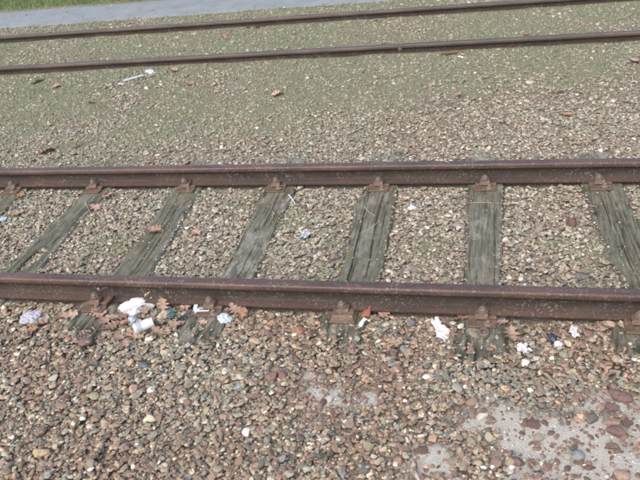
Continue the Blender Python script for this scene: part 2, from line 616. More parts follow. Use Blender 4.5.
# ------------------------------------------------------------------ sleepers
def timber(i, X0):
    nv, nu = 120, 64
    ys = np.linspace(Y0S, Y1S + .02 * (i % 3), nv)
    l, r = sl_edges(i, ys) if i is not None else None
    u = np.linspace(0, 1, nu)
    U, YY = np.meshgrid(u, ys, indexing='ij')
    XX = l[None, :] * (1 - U) + r[None, :] * U
    w_ = (r - l)[None, :]
    s = (U - .5) * w_                       # metres across
    wob = .020 * fbm(YY, s * 6 + i, 3.4, 90 + i)
    g = vnoise(s + wob, YY * .05, 95, 100 + i)        # fine grain
    g2 = vnoise(s + wob * 1.5, YY * .11, 34, 120 + i)
    crack = np.zeros_like(s)
    stub = sstep(-.12, -.24, YY) * sstep(-.1, .35, fbm(XX * 2.5, YY * .6, 11, 500 + i, 4) + .15)
    rr = np.random.default_rng(50 + i)
    for k in range([7, 8, 6, 6, 15, 3, 7][i]):
        c0 = rr.uniform(-.095, .095)
        ya, yb = sorted(rr.uniform(Y0S, Y1S, 2))
        if k < 3 and i != 5:
            ya, yb = rr.uniform(-.5, .3), rr.uniform(.8, 1.7)
        wd = rr.uniform(.0014, .0036)
        path_ = c0 + .010 * fbm(YY, YY * 0 + k, 3.5, 140 + 7 * i + k)
        env = sstep(ya, ya + .12, YY) * sstep(yb, yb - .12, YY)
        crack = np.maximum(crack, np.exp(-((s - path_) / wd) ** 2) * env * (.35 + .65 * sstep(-.2, .3, fbm(YY, YY * 0 + k, 5, 270 + i + k, 3))))
    edge = np.minimum(U, 1 - U) * w_
    rot = sstep(.05, .55, fbm(XX, YY, 9, 160 + i, 4)) * sstep(.05, .0, edge)
    Z = SL_TOP - .0015 * (1 - g) - .0015 * sstep(.45, .2, g2) - .016 * crack - .022 * rot
    Z -= .014 * sstep(.014, 0, edge)
    pit = sstep(.35, .62, fbm(XX, YY * .6, 12, 180 + i, 4))
    Z -= .010 * pit
    Z -= stub * (.012 * sstep(.3, .7, vnoise(s + wob, YY * .12, 60, 520 + i)) + .008)
    hole = 0 * s
    if i == 1:           # rotted-out slot near the front rail
        cx, cy = P(34, 258, -.02)
        ax, ay = P(52, 243, -.02)
        dx, dy = ax - cx, ay - cy
        L_ = math.hypot(dx, dy)
        tt = ((XX - cx) * dx + (YY - cy) * dy) / L_
        nn = ((XX - cx) * -dy + (YY - cy) * dx) / L_
        hole = sstep(1.25, .7, np.sqrt((tt / .15) ** 2 + (nn / .04) ** 2))
        Z -= .055 * hole
    if i == 3:
        Z -= .012 * sstep(.2, .5, fbm(XX, YY, 20, 200, 4)) * sstep(1.0, .2, YY)
    if i == 6:
        Z -= .02 * sstep(.02, .0, np.abs(s - .015 - .02 * fbm(YY, YY * 0, 2, 210)))
    dark = np.clip(1.0 * crack +     .18 * sstep(.32, .12, g2) + .4 * pit + .7 * hole + .4 * rot + .8 * stub * vnoise(s + wob, YY * .12, 60, 520 + i), 0, 1)
    moss_amt = [.4, .75, .6, .3, .4, .4, .6][i]
    mossc = np.clip(moss_amt * (sstep(-.25, .35, fbm(XX, YY, 5, 220 + i, 4))) * (1 - .5 * dark) + .3 * sstep(.04, 0, edge), 0, 1)
    lic_amt = [.3, .25, .35, .75, .45, .6, .25][i]
    lich = lic_amt * sstep(.08, .4, fbm(XX * 2.2, YY * .8, 9, 240 + i, 5)) * (1 - dark)
    if i == 5:
        lich = np.maximum(lich, .85 * sstep(.45, 0, YY) * sstep(-.2, .3, fbm(XX, YY, 14, 260, 4)) * (U > .15))
    lich = np.maximum(lich, .75 * sstep(1.62, 1.75, YY) * sstep(-.3, .1, fbm(XX * 2, YY, 12, 530 + i, 4)))
    if i == 3:
        lich = np.maximum(lich, .8 * sstep(-.1, .25, fbm(XX * 2, YY, 16, 262, 4)) * sstep(1.0, .5, YY))
    if i in (1, 2):
        lich = np.maximum(lich, .7 * sstep(.02, .0, np.minimum(U, 1 - U) * w_ - .01))
    V = np.stack([XX - X0, YY - .75, Z], -1).reshape(-1, 3)
    Fq = [tuple(f) for f in gridfaces(nu, nv)]
    C = np.stack([dark, mossc, lich], -1).reshape(-1, 3)
    # sides and ends
    V = [tuple(q) for q in V]
    C = [tuple(q) for q in C]

    def skirt(idx):
        k = len(V)
        for q in idx:
            x, y, z = V[q]
            V.append((x, y, z - .12))
            C.append((.5, .4, 0))
        for a in range(len(idx) - 1):
            Fq.append((idx[a], idx[a + 1], k + a + 1, k + a))
    skirt([j for j in range(nv)])
    skirt([(nu - 1) * nv + j for j in range(nv - 1, -1, -1)])
    skirt([a * nv for a in range(nu - 1, -1, -1)])
    skirt([a * nv + nv - 1 for a in range(nu)])
    me = mesh("timber", V, Fq, M_WOOD, True, np.array(C))
    return me, (U, YY, XX, Z)


# fastening: plate, clamp with bolt and nut, coach screw. local origin: rail centre, top of the sleeper plate
def make_plate():
    m = MB()
    m.box(-.074, .074, -.152, .115, -.012, -.0008, .003)
    m.box(-.074, .074, -.090, -.064, -.001, .012, .003)      # rib beside the foot
    return m.mesh("tie_plate", M_PLATE)


def make_clamp():
    m = MB()
    m.box(-.040, .032, -.104, -.036, .0115, .036, .004, top=(-.038, .030, -.096, -.040))
    return m.mesh("rail_clamp", M_PLATE)


def make_bolt():
    m = MB()
    m.cyl(-.004, -.066, .039, [(.026, 0), (.027, .002), (.026, .005)], 16)
    m.cyl(-.004, -.066, .044, [(.0225, 0), (.0225, .015), (.019, .019)], 6)
    m.cyl(-.004, -.066, .060, [(.0125, 0), (.0125, .008), (.010, .011)], 12)
    return m.mesh("bolt", M_BOLT)


def make_screw():
    m = MB()
    m.cyl(.030, -.126, -.001, [(.026, 0), (.026, .004), (.021, .009), (.016, .012)], 14)
    m.cyl(.030, -.126, .010, [(.014, 0), (.0135, .014), (.011, .017)], 4, phase=.5)
    return m.mesh("coach_screw", M_BOLT)


PLM, CLM, BOM, SCM = make_plate(), make_clamp(), make_bolt(), make_screw()


def make_bigchair():
    m = MB()
    m.box(-.075, .075, -.16, .115, -.012, -.0008, .004)
    m.box(-.066, .066, -.150, -.060, -.001, .022, .006, top=(-.060, .060, -.135, -.062))
    return m.mesh("cast_chair", M_PLATE)


CHM = make_bigchair()


def make_ring():
    m = MB()
    n = 20
    V, F = [], []
    for (r, z) in [(.016, .004), (.0165, .016), (.020, .020), (.026, .018), (.0285, .010), (.029, 0)]:
        for k in range(n):
            a = 2 * math.pi * k / n
            V.append((r * math.cos(a), r * math.sin(a), z))
    for k in range(5):
        for j in range(n):
            F.append((k * n + j, (k + 1) * n + j, (k + 1) * n + (j + 1) % n, k * n + (j + 1) % n))
    F.append(tuple(range(n)))
    m.add(V, F)
    return m.mesh("ring_washer", M_BOLT)


SL_LABELS = [
    "weathered wooden sleeper cut off by the left picture edge, furthest left of all",
    "mossy wooden sleeper with a rotted slot full of gravel, second from the left",
    "greenish wooden sleeper with a tan oak leaf lying on it",
    "grey wooden sleeper with pale lichen blotches and a broken right edge",
    "grey wooden sleeper with long dark parallel cracks, in the middle of the track",
    "smooth straight grey green sleeper with a round nut at its near end",
    "mossy leaning wooden sleeper at the right edge of the picture with one wide split",
]
T_TOP = {}
for i, X0 in enumerate(SLX):
    t = empty("wooden_sleeper", (X0, .75, 0))
    tag(t, SL_LABELS[i], "railway sleeper", "wooden sleepers of the near track")
    me, top = timber(i, X0)
    T_TOP[i] = top
    link("timber", me, t)
    dzp = 0
    for k, yr in enumerate((0, G)):
        jit = random.uniform(-.006, .006)
        if k == 0 and i == 4:
            p = link("tie_plate", CHM, t, (jit, yr - .75, dzp))
            tag(p, "thick cast chair under the front rail")
        else:
            p = link("tie_plate", PLM, t, (jit, yr - .75, dzp))
            if not (k == 1 and i == 1):
                link("coach_screw", SCM, p, (random.uniform(-.008, .010), 0, random.uniform(-.003, .003)), (random.uniform(-.06, .06), 0, 0))
        link("rail_clamp", CLM, p, (0, 0, 0))
        link("bolt", BOM, p, (random.uniform(-.010, .008), random.uniform(-.004, .003), random.uniform(-.006, .001)), (random.uniform(-.05, .05), random.uniform(-.05, .05), random.uniform(-.1, .1)))
        # inner side
        q = link("rail_clamp", CLM, p, (0, 0, 0), (0, 0, math.pi))
        q = link("bolt", BOM, p, (0, 0, 0), (0, 0, math.pi))
    if i == 5:
        q = P(484, 332, .0)
        r_ = link("ring_washer", make_ring(), t, (q[0] - X0, q[1] - .75, -.010), (.25, 0, 0))
        tag(r_, "round rusty nut at the near sleeper end")

# ------------------------------------------------------------------ stone shapes
PHI = (1 + 5 ** .5) / 2


def ico(level):
    V = [(-1, PHI, 0), (1, PHI, 0), (-1, -PHI, 0), (1, -PHI, 0), (0, -1, PHI), (0, 1, PHI), (0, -1, -PHI), (0, 1, -PHI), (PHI, 0, -1), (PHI, 0, 1), (-PHI, 0, -1), (-PHI, 0, 1)]
    F = [(0, 11, 5), (0, 5, 1), (0, 1, 7), (0, 7, 10), (0, 10, 11), (1, 5, 9), (5, 11, 4), (11, 10, 2), (10, 7, 6), (7, 1, 8), (3, 9, 4), (3, 4, 2), (3, 2, 6), (3, 6, 8), (3, 8, 9), (4, 9, 5), (2, 4, 11), (6, 2, 10), (8, 6, 7), (9, 8, 1)]
    V = [np.array(v) / np.linalg.norm(v) for v in V]
    return sub(V, F, level)


def octa(level):
    V = [np.array(v, float) for v in [(1, 0, 0), (-1, 0, 0), (0, 1, 0), (0, -1, 0), (0, 0, 1), (0, 0, -1)]]
    F = [(0, 2, 4), (2, 1, 4), (1, 3, 4), (3, 0, 4), (2, 0, 5), (1, 2, 5), (3, 1, 5), (0, 3, 5)]
    return sub(V, F, level)


def sub(V, F, level):
    for _ in range(level):
        mid, F2 = {}, []

        def m(a, b_):
            k = (min(a, b_), max(a, b_))
            if k not in mid:
                q = V[a] + V[b_]
                V.append(q / np.linalg.norm(q))
                mid[k] = len(V) - 1
            return mid[k]
        for a, b_, c_ in F:
            x, y, z = m(a, b_), m(b_, c_), m(c_, a)
            F2 += [(a, x, z), (b_, y, x), (c_, z, y), (x, y, z)]
        F = F2
    return np.array(V), np.array(F)


def make_stone(base, seed, cut=True):
    V, F = base
    r = np.random.default_rng(seed)
    V = V.copy()
    rad = 1 + 0 * V[:, 0]
    for k in range(3):
        d = r.normal(size=3)
        d /= np.linalg.norm(d)
        rad += r.uniform(-.10, .12) * np.cos((1.5 + k) * np.arccos(np.clip(V @ d, -1, 1)) + r.uniform(0, 6))
    V = V * rad[:, None]
    ang = seed % 5 < 4
    for k in range(r.integers(6, 11) if ang else r.integers(3, 6)):
        d = r.normal(size=3)
        d /= np.linalg.norm(d)
        h = r.uniform(.52, .85) if ang else r.uniform(.65, .92)
        s = V @ d - h
        V = V - np.outer(np.clip(s, 0, None) * (1.0 if ang else .8), d)
    V -= (V.max(0) + V.min(0)) / 2
    V /= (V.max(0) - V.min(0)) / 2
    if cut:
        zc = V[F].mean(1)[:, 2]
        F = F[zc > -.42]
    return V, F


I0, O1, I1, I2 = ico(0), octa(1), ico(1), ico(2)
NVAR = 24
LOD = {0: [make_stone(I0, 300 + k) for k in range(NVAR)], 1: [make_stone(O1, 400 + k) for k in range(NVAR)], 2: [make_stone(I1, 500 + k) for k in range(NVAR)],
       3: [make_stone(I2, 600 + k, False) for k in range(NVAR)]}

# ------------------------------------------------------------------ drop the stones on a height map
HX0, HY0, HR = -12.5, -2.3, .008
nx, ny = int(17.5 / HR), int(9.6 / HR)
hx = HX0 + (np.arange(nx) + .5) * HR
hy = HY0 + (np.arange(ny) + .5) * HR
HXX, HYY = np.meshgrid(hx, hy, indexing='ij')
HM = Gs(HXX, HYY)
# sleepers lie in it
for i in range(7):
    l, r = sl_edges(i, hy)
    sel = (hy > Y0S) & (hy < Y1S)
    inside = (HXX > l[None]) & (HXX < r[None]) & sel[None]
    if i == 1:
        (U, YY, XX, Z) = T_TOP[1]
        cx, cy = P(34, 258, -.02)
        ax, ay = P(52, 243, -.02)
        dx, dy = ax - cx, ay - cy
        L_ = math.hypot(dx, dy)
        tt = ((HXX - cx) * dx + (HYY - cy) * dy) / L_
        nn = ((HXX - cx) * -dy + (HYY - cy) * dx) / L_
        HOLE = sstep(1.25, .7, np.sqrt((tt / .15) ** 2 + (nn / .04) ** 2))
        HM = np.where(inside, np.maximum(HM, SL_TOP - .004 - .055 * HOLE), HM)
    else:
        HM = np.where(inside, np.maximum(HM, SL_TOP - .004), HM)
SLMASK = np.zeros_like(HM, bool)
for i in range(7):
    l, r = sl_edges(i, hy)
    SLMASK |= (HXX > l[None] - .004) & (HXX < r[None] + .004) & ((hy > Y0S) & (hy < Y1S))[None]
SLMASK &= ~(HOLE > .5)


def zone(n, x0, x1, y0, y1):
    return np.stack([rng.uniform(x0, x1, n), rng.uniform(y0, y1, n)], -1)


def cands(dens, x0, x1, y0, y1, med, sig, lo, hi):
    n = int(dens * (x1 - x0) * (y1 - y0))
    q = zone(n, x0, x1, y0, y1)
    a = np.clip(med * np.exp(sig * rng.normal(size=n)), lo, hi)
    return np.column_stack([q, a])


C = np.concatenate([
    cands(6600, -4.2, 2.2, -1.9, -.03, .0202, .42, .010, .055),
    cands(3400, -4.2, 2.2, -1.9, -.03, .0125, .30, .008, .024),
    cands(7400, -5.6, 2.6, -.03, 1.52, .0185, .42, .009, .048),
    cands(5400, -7.2, 3.2, 1.50, 2.9, .0178, .42, .009, .050),
    cands(2600, -8.8, 3.4, 2.9, 4.4, .0195, .45, .009, .050),
    cands(1700, -10.5, 3.6, 4.4, 6.8, .021, .45, .010, .055),
])
px, py, dist = proj(np.column_stack([C[:, 0], C[:, 1], C[:, 0] * 0]))
keep = (px > -95 - 60 * (C[:, 1] < 1.5)) & (px < 735 + 130 * (C[:, 1] < 1.5)) & (py > -40) & (py < 590)
C, px, py, dist = C[keep], px[keep], py[keep], dist[keep]
x, y, a = C.T
# not where rails run
ra = np.minimum.reduce([np.abs(y - k) for k in (0, G, FAR, FAR + G)])
keep = ra > .050 + .22 * a
near_r = ra < .075
# sleepers mostly swept clean inside the track; covered towards the ends
ix = np.clip(((x - HX0) / HR).astype(int), 0, nx - 1)
iy = np.clip(((y - HY0) / HR).astype(int), 0, ny - 1)
on = SLMASK[ix, iy] | SLMASK[np.clip(ix + 1, 0, nx - 1), iy] | SLMASK[np.clip(ix - 1, 0, nx - 1), iy]
edge_d = np.zeros(len(x))
for i in range(7):
    l, r = sl_edges(i, y)
    edge_d = np.maximum(edge_d, np.minimum(x - l, r - x))
cover = np.where((y > .06) & (y < G - .05), np.where(edge_d < .016, .30 + .5 * fbm(x, y, 9, 305, 2), .012), 0.0)
cov_front = sstep(-.27, -.50, y + .16 * fbm(x, y, 8, 300, 3))
cover = np.where(y <= -.05, .04 + .96 * cov_front, cover)
cover = np.where(y >= G + .05, sstep(-.5, .25, fbm(x, y, 7, 310, 3) + sstep(1.85, 2.05, y) * .3 - .06) * .9, cover)
keep &= (~on) | (rng.random(len(x)) < cover)
# plates stay clear
for X0 in SLX:
    for yr in (0, G):
        keep &= ~((np.abs(x - X0) < .075 + .3 * a) & (y > yr - .155) & (y < yr + .12))
sm = sandmask(x, y)
keep &= rng.random(len(x)) > sm * np.where(a > .016, .86, .74)
mm = mossmask(x, y)
keep &= rng.random(len(x)) > np.clip((mm - .25) * 1.0, 0, .68)
C, px, py, dist, sm, mm, on = C[keep], px[keep], py[keep], dist[keep], sm[keep], mm[keep], on[keep]
n = len(C)
x, y, a = C.T.copy()
a = np.where(on & (y > 0) & (y < G), np.minimum(a, .018), a)
order = np.argsort(rng.random(n) - .35 * (a < .015))
bb = a * rng.uniform(.5, .92, n)
cc = a * rng.uniform(.24, .50, n)
yaw = rng.uniform(0, 2 * math.pi, n)
zc = np.zeros(n)
off = np.arange(-6, 7)
OX, OY = np.meshgrid(off, off, indexing='ij')
cosy, siny = np.cos(yaw), np.sin(yaw)
ha, hb, hc = a / 2, bb / 2, cc / 2
for i in order:
    k = min(6, int(ha[i] / HR) + 1)
    ci, cj = int((x[i] - HX0) / HR), int((y[i] - HY0) / HR)
    if ci < 7 or cj < 7 or ci > nx - 8 or cj > ny - 8:
        zc[i] = -9
        continue
    w_ = HM[ci - k:ci + k + 1, cj - k:cj + k + 1]
    ox, oy = OX[6 - k:7 + k, 6 - k:7 + k] * HR, OY[6 - k:7 + k, 6 - k:7 + k] * HR
    u = (ox * cosy[i] + oy * siny[i]) / ha[i]
    v_ = (oy * cosy[i] - ox * siny[i]) / hb[i]
    r2 = u * u + v_ * v_
    ins = r2 < 1
    if not ins.any():
        ins = r2 <= r2.min()
    sup = w_[ins]
    z = sup.mean() + .42 * (sup.max() - sup.mean()) + hc[i] * .18
    if sm[i] > .5:
        z -= hc[i] * .15
    zc[i] = z
    t = z + hc[i] * np.sqrt(np.clip(1 - r2, 0, 1))
    np.maximum(w_, np.where(ins, t, -9), out=w_)
# drop the stones that ended buried
ci = np.clip(((x - HX0) / HR).astype(int), 2, nx - 3)
cj = np.clip(((y - HY0) / HR).astype(int), 2, ny - 3)
r1 = np.maximum(1, (ha * .6 / HR).astype(int))
vis = np.zeros(n, bool)
tops = zc + hc
for dx, dy in ((0, 0), (1, 0), (-1, 0), (0, 1), (0, -1)):
    vis |= (tops - HM[np.clip(ci + dx * r1, 0, nx - 1), np.clip(cj + dy * r1, 0, ny - 1)]) > -np.minimum(.0035, hc * .45)
vis &= zc > -5
open_top = (tops - HM[ci, cj]) > -.0015
print("stones", n, "visible", vis.sum())

PAL = [((.245, .155, .115), 19), ((.31, .205, .15), 14), ((.18, .13, .10), 10), ((.355, .275, .185), 15), ((.44, .365, .26), 11), ((.27, .245, .185), 17), ((.215, .21, .175), 13),
       ((.34, .32, .265), 11), ((.145, .14, .13), 4), ((.26, .27, .265), 2.5), ((.56, .50, .395), 4), ((.66, .63, .57), 1.6), ((.42, .255, .17), 4)]
pc = np.array([p[0] for p in PAL])
pw = np.array([p[1] for p in PAL], float)


def palette(n, yy, xx, mo, aa):
    wgt = np.tile(pw, (n, 1))
    front = yy < 0
    wgt[front, 0:3] *= 1.4
    wgt[~front, 3:8] *= 1.2
    wgt[~front, 0:3] *= .7
    wgt[~front, 10:12] *= 2.2
    pn = fbm(xx, yy, 1.6, 330, 3)[:, None]
    wgt[:, 0:3] *= np.clip(1 + 2.0 * pn, .3, 2)
    wgt[:, 5:8] *= np.clip(1 - 2.0 * pn, .3, 2)
    cum = np.cumsum(wgt, 1)
    k = (rng.random(n)[:, None] * cum[:, -1:] > cum).sum(1)
    base_c = pc[k]
    lum = base_c.mean(1, keepdims=True)
    base_c = (lum + (base_c - lum) * np.where(front, .80, .80)[:, None]) * np.array([1.12, 1.10, 1.02])
    c_ = base_c * np.exp(.18 * rng.normal(size=(n, 1))) * (1 + .02 * rng.normal(size=(n, 3)))
    # dusty grey film over everything in the trodden part, a green film in the moss
    f = .25 * (~front) + .05
    c_ = c_ * (1 - f[:, None]) + f[:, None] * np.array([.31, .29, .235])
    g = np.clip(mo * 1.2, 0, .8)[:, None] * rng.random((n, 1))
    c_ = c_ * (1 - g) + g * np.array([.29, .295, .20])
    sq_ = sandmask(xx, yy)
    sb = (rng.random(n) < .75 * sstep(.3, .7, sq_)) & (aa > .014)
    c_[sb] = np.array([.215, .145, .115]) * np.exp(.25 * rng.normal(size=(sb.sum(), 1)))
    pale = (yy > .05) & (rng.random(n) < np.where(yy > 2.3, .06, .08))
    dk = (yy > .05) & (rng.random(n) < .07)
    c_[dk] *= .6
    c_[pale] = np.array([.52, .49, .40]) * rng.uniform(.8, 1.2, (pale.sum(), 1))
    sz = rng.random(n) < .6 * sq_ * (aa < .014)
    c_[sz] = np.array([.62, .60, .56]) * rng.uniform(.6, 1.1, (sz.sum(), 1))
    return np.clip(c_, .02, .85)


cols = palette(n, y, x, mm, a)
tiltx, tilty = rng.normal(0, .22, n), rng.normal(0, .22, n)
size_px = FPX / dist * a
# LOD by apparent size
lod = np.where(size_px > 8.0, 2, np.where(size_px > 4.3, 1, 0))
lod = np.where((px < -20) | (px > 660) | (py > 500) | (py < -10), 0, lod)
score = size_px * np.sqrt(bb / a) * open_top * vis * (px > 4) * (px < 636) * (py < 474) * (py > 0) * (np.abs(tops - HM[ci, cj]) < .002)
big = np.argsort(-score)[:285]
isbig = np.zeros(n, bool)
isbig[big] = True


def rotm(i):
    cz, sz = np.cos(yaw[i]), np.sin(yaw[i])
    cx, sx, cy_, sy_ = np.cos(tiltx[i]), np.sin(tiltx[i]), np.cos(tilty[i]), np.sin(tilty[i])
    o, l1 = np.zeros_like(cz), np.ones_like(cz)
    Rz = np.stack([cz, -sz, o, sz, cz, o, o, o, l1], -1).reshape(-1, 3, 3)
    Rx = np.stack([l1, o, o, o, cx, -sx, o, sx, cx], -1).reshape(-1, 3, 3)
    Ry = np.stack([cy_, o, sy_, o, l1, o, -sy_, o, cy_], -1).reshape(-1, 3, 3)
    return Rz @ Rx @ Ry


var = rng.integers(0, NVAR, n)
Vs, Fs, Cs, Ss, vo_ = [], [], [], [], 0
for L in (0, 1, 2):
    for k in range(NVAR):
        ids = np.where(vis & ~isbig & (lod == L) & (var == k))[0]
        if not len(ids):
            continue
        V, F = LOD[L][k]
        S = np.stack([ha[ids], hb[ids], hc[ids]], -1)
        W = np.einsum('nij,nvj->nvi', rotm(ids), V[None] * S[:, None])
        W += np.stack([x[ids], y[ids], zc[ids]], -1)[:, None]
        nvv = len(V)
        Vs.append(W.reshape(-1, 3))
        Fs.append((F[None] + (np.arange(len(ids)) * nvv)[:, None, None] + vo_).reshape(-1, 3))
        Cs.append(np.repeat(cols[ids], nvv, 0))
        Ss.append(np.full(len(F) * len(ids), ((300 + 100 * L + k) % 5 >= 4) or L == 0))
        vo_ += nvv * len(ids)
V = np.concatenate(Vs)
F = np.concatenate(Fs)
print("gravel tris", len(F))
bed = empty("ballast_bed", (0, 0, 0))
tag(bed, "bed of brown, tan and grey ballast stones between and around the rails", kind="structure")
gravel = link("gravel", mesh("gravel", V, F, M_STONE, True, np.concatenate(Cs)), bed)
tag(gravel, kind="stuff")
gravel.data.polygons.foreach_set('use_smooth', np.concatenate(Ss))
# the largest stones in view, each a part of the bed
BIGM = []
for k in range(NVAR):
    V, F = LOD[3][k]
    BIGM.append(None)
cache = {}
for i in big:
    k = int(var[i])
    ck = tuple(np.round(cols[i] * 9) / 9)
    key = (k, ck)
    V, F = LOD[3][k]
    if key not in cache:
        cache[key] = mesh("stone", V, F, M_STONE, (600 + k) % 5 >= 4, np.tile(cols[i], (len(V), 1)))
    Ri = Matrix(rotm(np.array([i]))[0].tolist())
    o = link("stone", cache[key], bed)
    o.matrix_local = Matrix.Translation((x[i], y[i], zc[i])) @ Ri.to_4x4() @ Matrix.Diagonal((ha[i], hb[i], hc[i], 1))


def top(xx, yy, r=.02, q=85):
    i, j = int((xx - HX0) / HR), int((yy - HY0) / HR)
    k = max(1, int(r / HR))
    if i < k or j < k or i >= nx - k or j >= ny - k:
        return .03
    return float(np.percentile(HM[i - k:i + k + 1, j - k:j + k + 1], q))


def place(px_, py_, r=.02, q=85):
    z = 0.0
    for _ in range(3):
        q_ = P(px_, py_, z)
        z = top(q_[0], q_[1], r, q)
    return q_[0], q_[1], z


# ------------------------------------------------------------------ notable single stones
def single_stone(pxx, pyy, wpx, ratio, thick, ang, col, label, seed, sink=.35, lift=0):
    X_, Y_, z = place(pxx, pyy, .012, 60)
    d = math.dist((X_, Y_, z), CN)
    A = wpx / FPX * d
    V, F = make_stone(ico(3), seed, False)
    n_ = 1 + .03 * np.sin(V[:, 0] * 5 + seed) * np.cos(V[:, 1] * 6)
    V = V * n_[:, None] * np.array([A / 2, A / 2 * ratio, A / 2 * thick])
    key = tuple(col)
    if key not in M_BIG:
        M_BIG[key] = stone_mat(col)
    rr = random.Random(seed)
    o = link("stone", mesh("stone", V, F, M_BIG[key]), None, (X_, Y_, z + A / 2 * thick * (1 - 2 * sink) + lift), (rr.uniform(-.15, .15), rr.uniform(-.15, .15), ang))
    o.name = "loose_stone"
    tag(o, label, "stone", "single stones that stand out of the gravel")
    i, j, k = int((X_ - HX0) / HR), int((Y_ - HY0) / HR), max(1, int(A / 2.4 / HR))
    HM[i - k:i + k, j - k:j + k] = np.maximum(HM[i - k:i + k, j - k:j + k], z + A * thick * .5)
    return o


STN = [
    (571, 224, 10.5, .95, .9, 0, (.17, .105, .085), "round purplish brown pebble lying alone in fine gravel left of the leaning sleeper", 1),
    (247, 433, 10, .85, .85, .9, (.68, .67, .62), "chalky white lumpy pebble in the foreground gravel", 2),
    (530, 83, 8, .8, .6, .3, (.47, .45, .34), "pale yellowish flat stone in the mossy strip between the tracks", 3),
    (144, 366, 14, .6, .45, -.3, (.13, .15, .17), "dark slate blue flat stone in the gravel below the leaf heap", 4),
    (86, 343, 14, .9, .6, .7, (.20, .135, .115), "brown pointed stone just below the mossy sleeper end on the left", 5),
    (165, 354, 10, .85, .6, .2, (.55, .48, .36), "smooth cream pebble near the leaf heap", 6),
    (239, 387, 9, .8, .6, .4, (.24, .29, .35), "small blue grey pebble in the foreground left of the sand", 7),
    (256, 343, 13, .55, .5, 0, (.42, .33, .23), "flat tan stone between two sleeper ends left of the cast chair", 8),
    (620, 398, 21, .55, .5, -.35, (.17, .115, .095), "large wedge of red brown stone above the sand at the right", 9),
    (592, 420, 13, .8, .6, 1.2, (.15, .13, .12), "dark grey brown stone standing upright in the sand", 10),
    (611, 424, 16, .55, .6, .15, (.33, .22, .17), "pale reddish stone resting above a darker one on the sand", 11),
    (616, 432, 17, .6, .5, -.1, (.17, .11, .095), "dark brown oblong stone in the middle of the sand patch", 12),
    (612, 447, 11, .85, .6, .5, (.18, .12, .10), "rounded dark brown stone, lower one of a row in the sand", 13),
    (578, 457, 12, .9, .8, .9, (.27, .27, .26), "angular grey stone in the lower sand patch", 14),
    (516, 461, 15, .6, .5, -.4, (.18, .125, .11), "oblong brown stone at the left rim of the sand patch", 15),
    (582, 277, 13, .7, .5, .1, (.17, .16, .15), "big dark angular stone just behind the front rail on the right", 16),
    (335, 258, 11, .9, .7, .4, (.23, .17, .15), "rounded brown stone touching the left side of the cracked sleeper", 17),
    (272, 378, 13, .85, .6, .5, (.24, .15, .12), "red brown stone, left one of a touching pair in the foreground", 18),
    (282, 376, 10, .9, .7, .2, (.22, .145, .12), "red brown stone, right one of a touching pair in the foreground", 19),
    (42, 453, 16, .6, .45, .3, (.42, .33, .20), "long sandy yellow stone in the lower left foreground", 20),
    (600, 409, 9, .8, .6, .3, (.38, .27, .20), "small orange tan stone left of the dark round one at the sand's edge", 21),
    (612, 408, 12, .8, .65, .2, (.14, .10, .09), "nearly black rounded stone at the upper edge of the sand", 22),
    (567, 457, 9, .9, .7, .1, (.36, .33, .25), "small olive tan pebble beside the angular grey stone", 23),
    (604, 453, 8, .9, .7, .1, (.42, .28, .2), "small pinkish pebble beneath the dark stones in the sand", 24),
]
STN[-1] = (622, 476, 14, .7, .6, .1, (.36, .25, .2), "pinkish brown stone at the bottom right corner of the picture", 24)
for s in STN:
    single_stone(*s)

# ------------------------------------------------------------------ leaves
M_LEAF = {}


def leaf_mat(col):
    key = tuple(col)
    if key in M_LEAF:
        return M_LEAF[key]
    m, nt, b = mat("dry_leaf", .7, .3)
    v = coords(nt)
    n1 = noise(nt, v, 45, 4, .6)
    n2 = noise(nt, v, 350, 3, .6)
    c = mix(nt, col, ramp(nt, n1, [(.3, (.62, .55, .5)), (.7, (1.25, 1.22, 1.2))]), 1.0, 'MULTIPLY')
    c = mix(nt, c, ramp(nt, n2, [(.3, g3(.85)), (.7, g3(1.15))]), 1.0, 'MULTIPLY')
    nt.links.new(c, b.inputs['Base Color'])
    bump(nt, b, n2, .4, .001)
    M_LEAF[key] = m
    return m


def leaf_geo(L, lobes, seed, curl):
    r = random.Random(seed)
    nt_, V, F = 22, [], []
    sw = [r.uniform(.85, 1.15) for _ in range(2)]
    for i in range(nt_ + 1):
        t = i / nt_
        env = math.sin(math.pi * min(1, t * .93 + .03)) ** .75 * (.28 + .22 * t)
        for sgn, w_ in ((-1, sw[0]), (1, sw[1])):
            pass
        wl = env * w_ if False else env
        lob = (1 + .42 * math.sin(2 * math.pi * lobes * t - 1.2)) if lobes else 1
        lob2 = (1 + .42 * math.sin(2 * math.pi * lobes * t - 1.2 + .5)) if lobes else 1
        yv = (t - .5) * L
        bend = .05 * L * math.sin(2.3 * t + seed)
        wl, wr = env * lob * L * sw[0] * .8, env * lob2 * L * sw[1] * .8
        for j, s in enumerate((-1, -.55, 0, .55, 1)):
            ww = wl if s < 0 else wr
            xx = s * ww + bend
            z = curl[0] * L * (abs(s) ** 1.6) * .25 * (1 + .5 * math.sin(5 * t + j + seed)) + curl[1] * L * ((t - .5) ** 2) * 1.4 + .012 * L * math.sin(9 * t + 2 * j + seed) - (.01 * L if j == 2 else 0)
            V.append((xx, yv, z))
    for i in range(nt_):
        for j in range(4):
            F.append((i * 5 + j, i * 5 + j + 1, (i + 1) * 5 + j + 1, (i + 1) * 5 + j))
    # stalk
    k = len(V)
    for t, w_ in ((0, .012), (1, .008)):
        V.extend([(-w_ * L + V[2][0], -.5 * L - .22 * L * t, 0), (w_ * L + V[2][0], -.5 * L - .22 * L * t, 0), (V[2][0], -.5 * L - .22 * L * t, .02 * L)])
    F += [(k, k + 1, k + 4, k + 3), (k + 1, k + 2, k + 5, k + 4), (k + 2, k, k + 3, k + 5)]
    return V, F


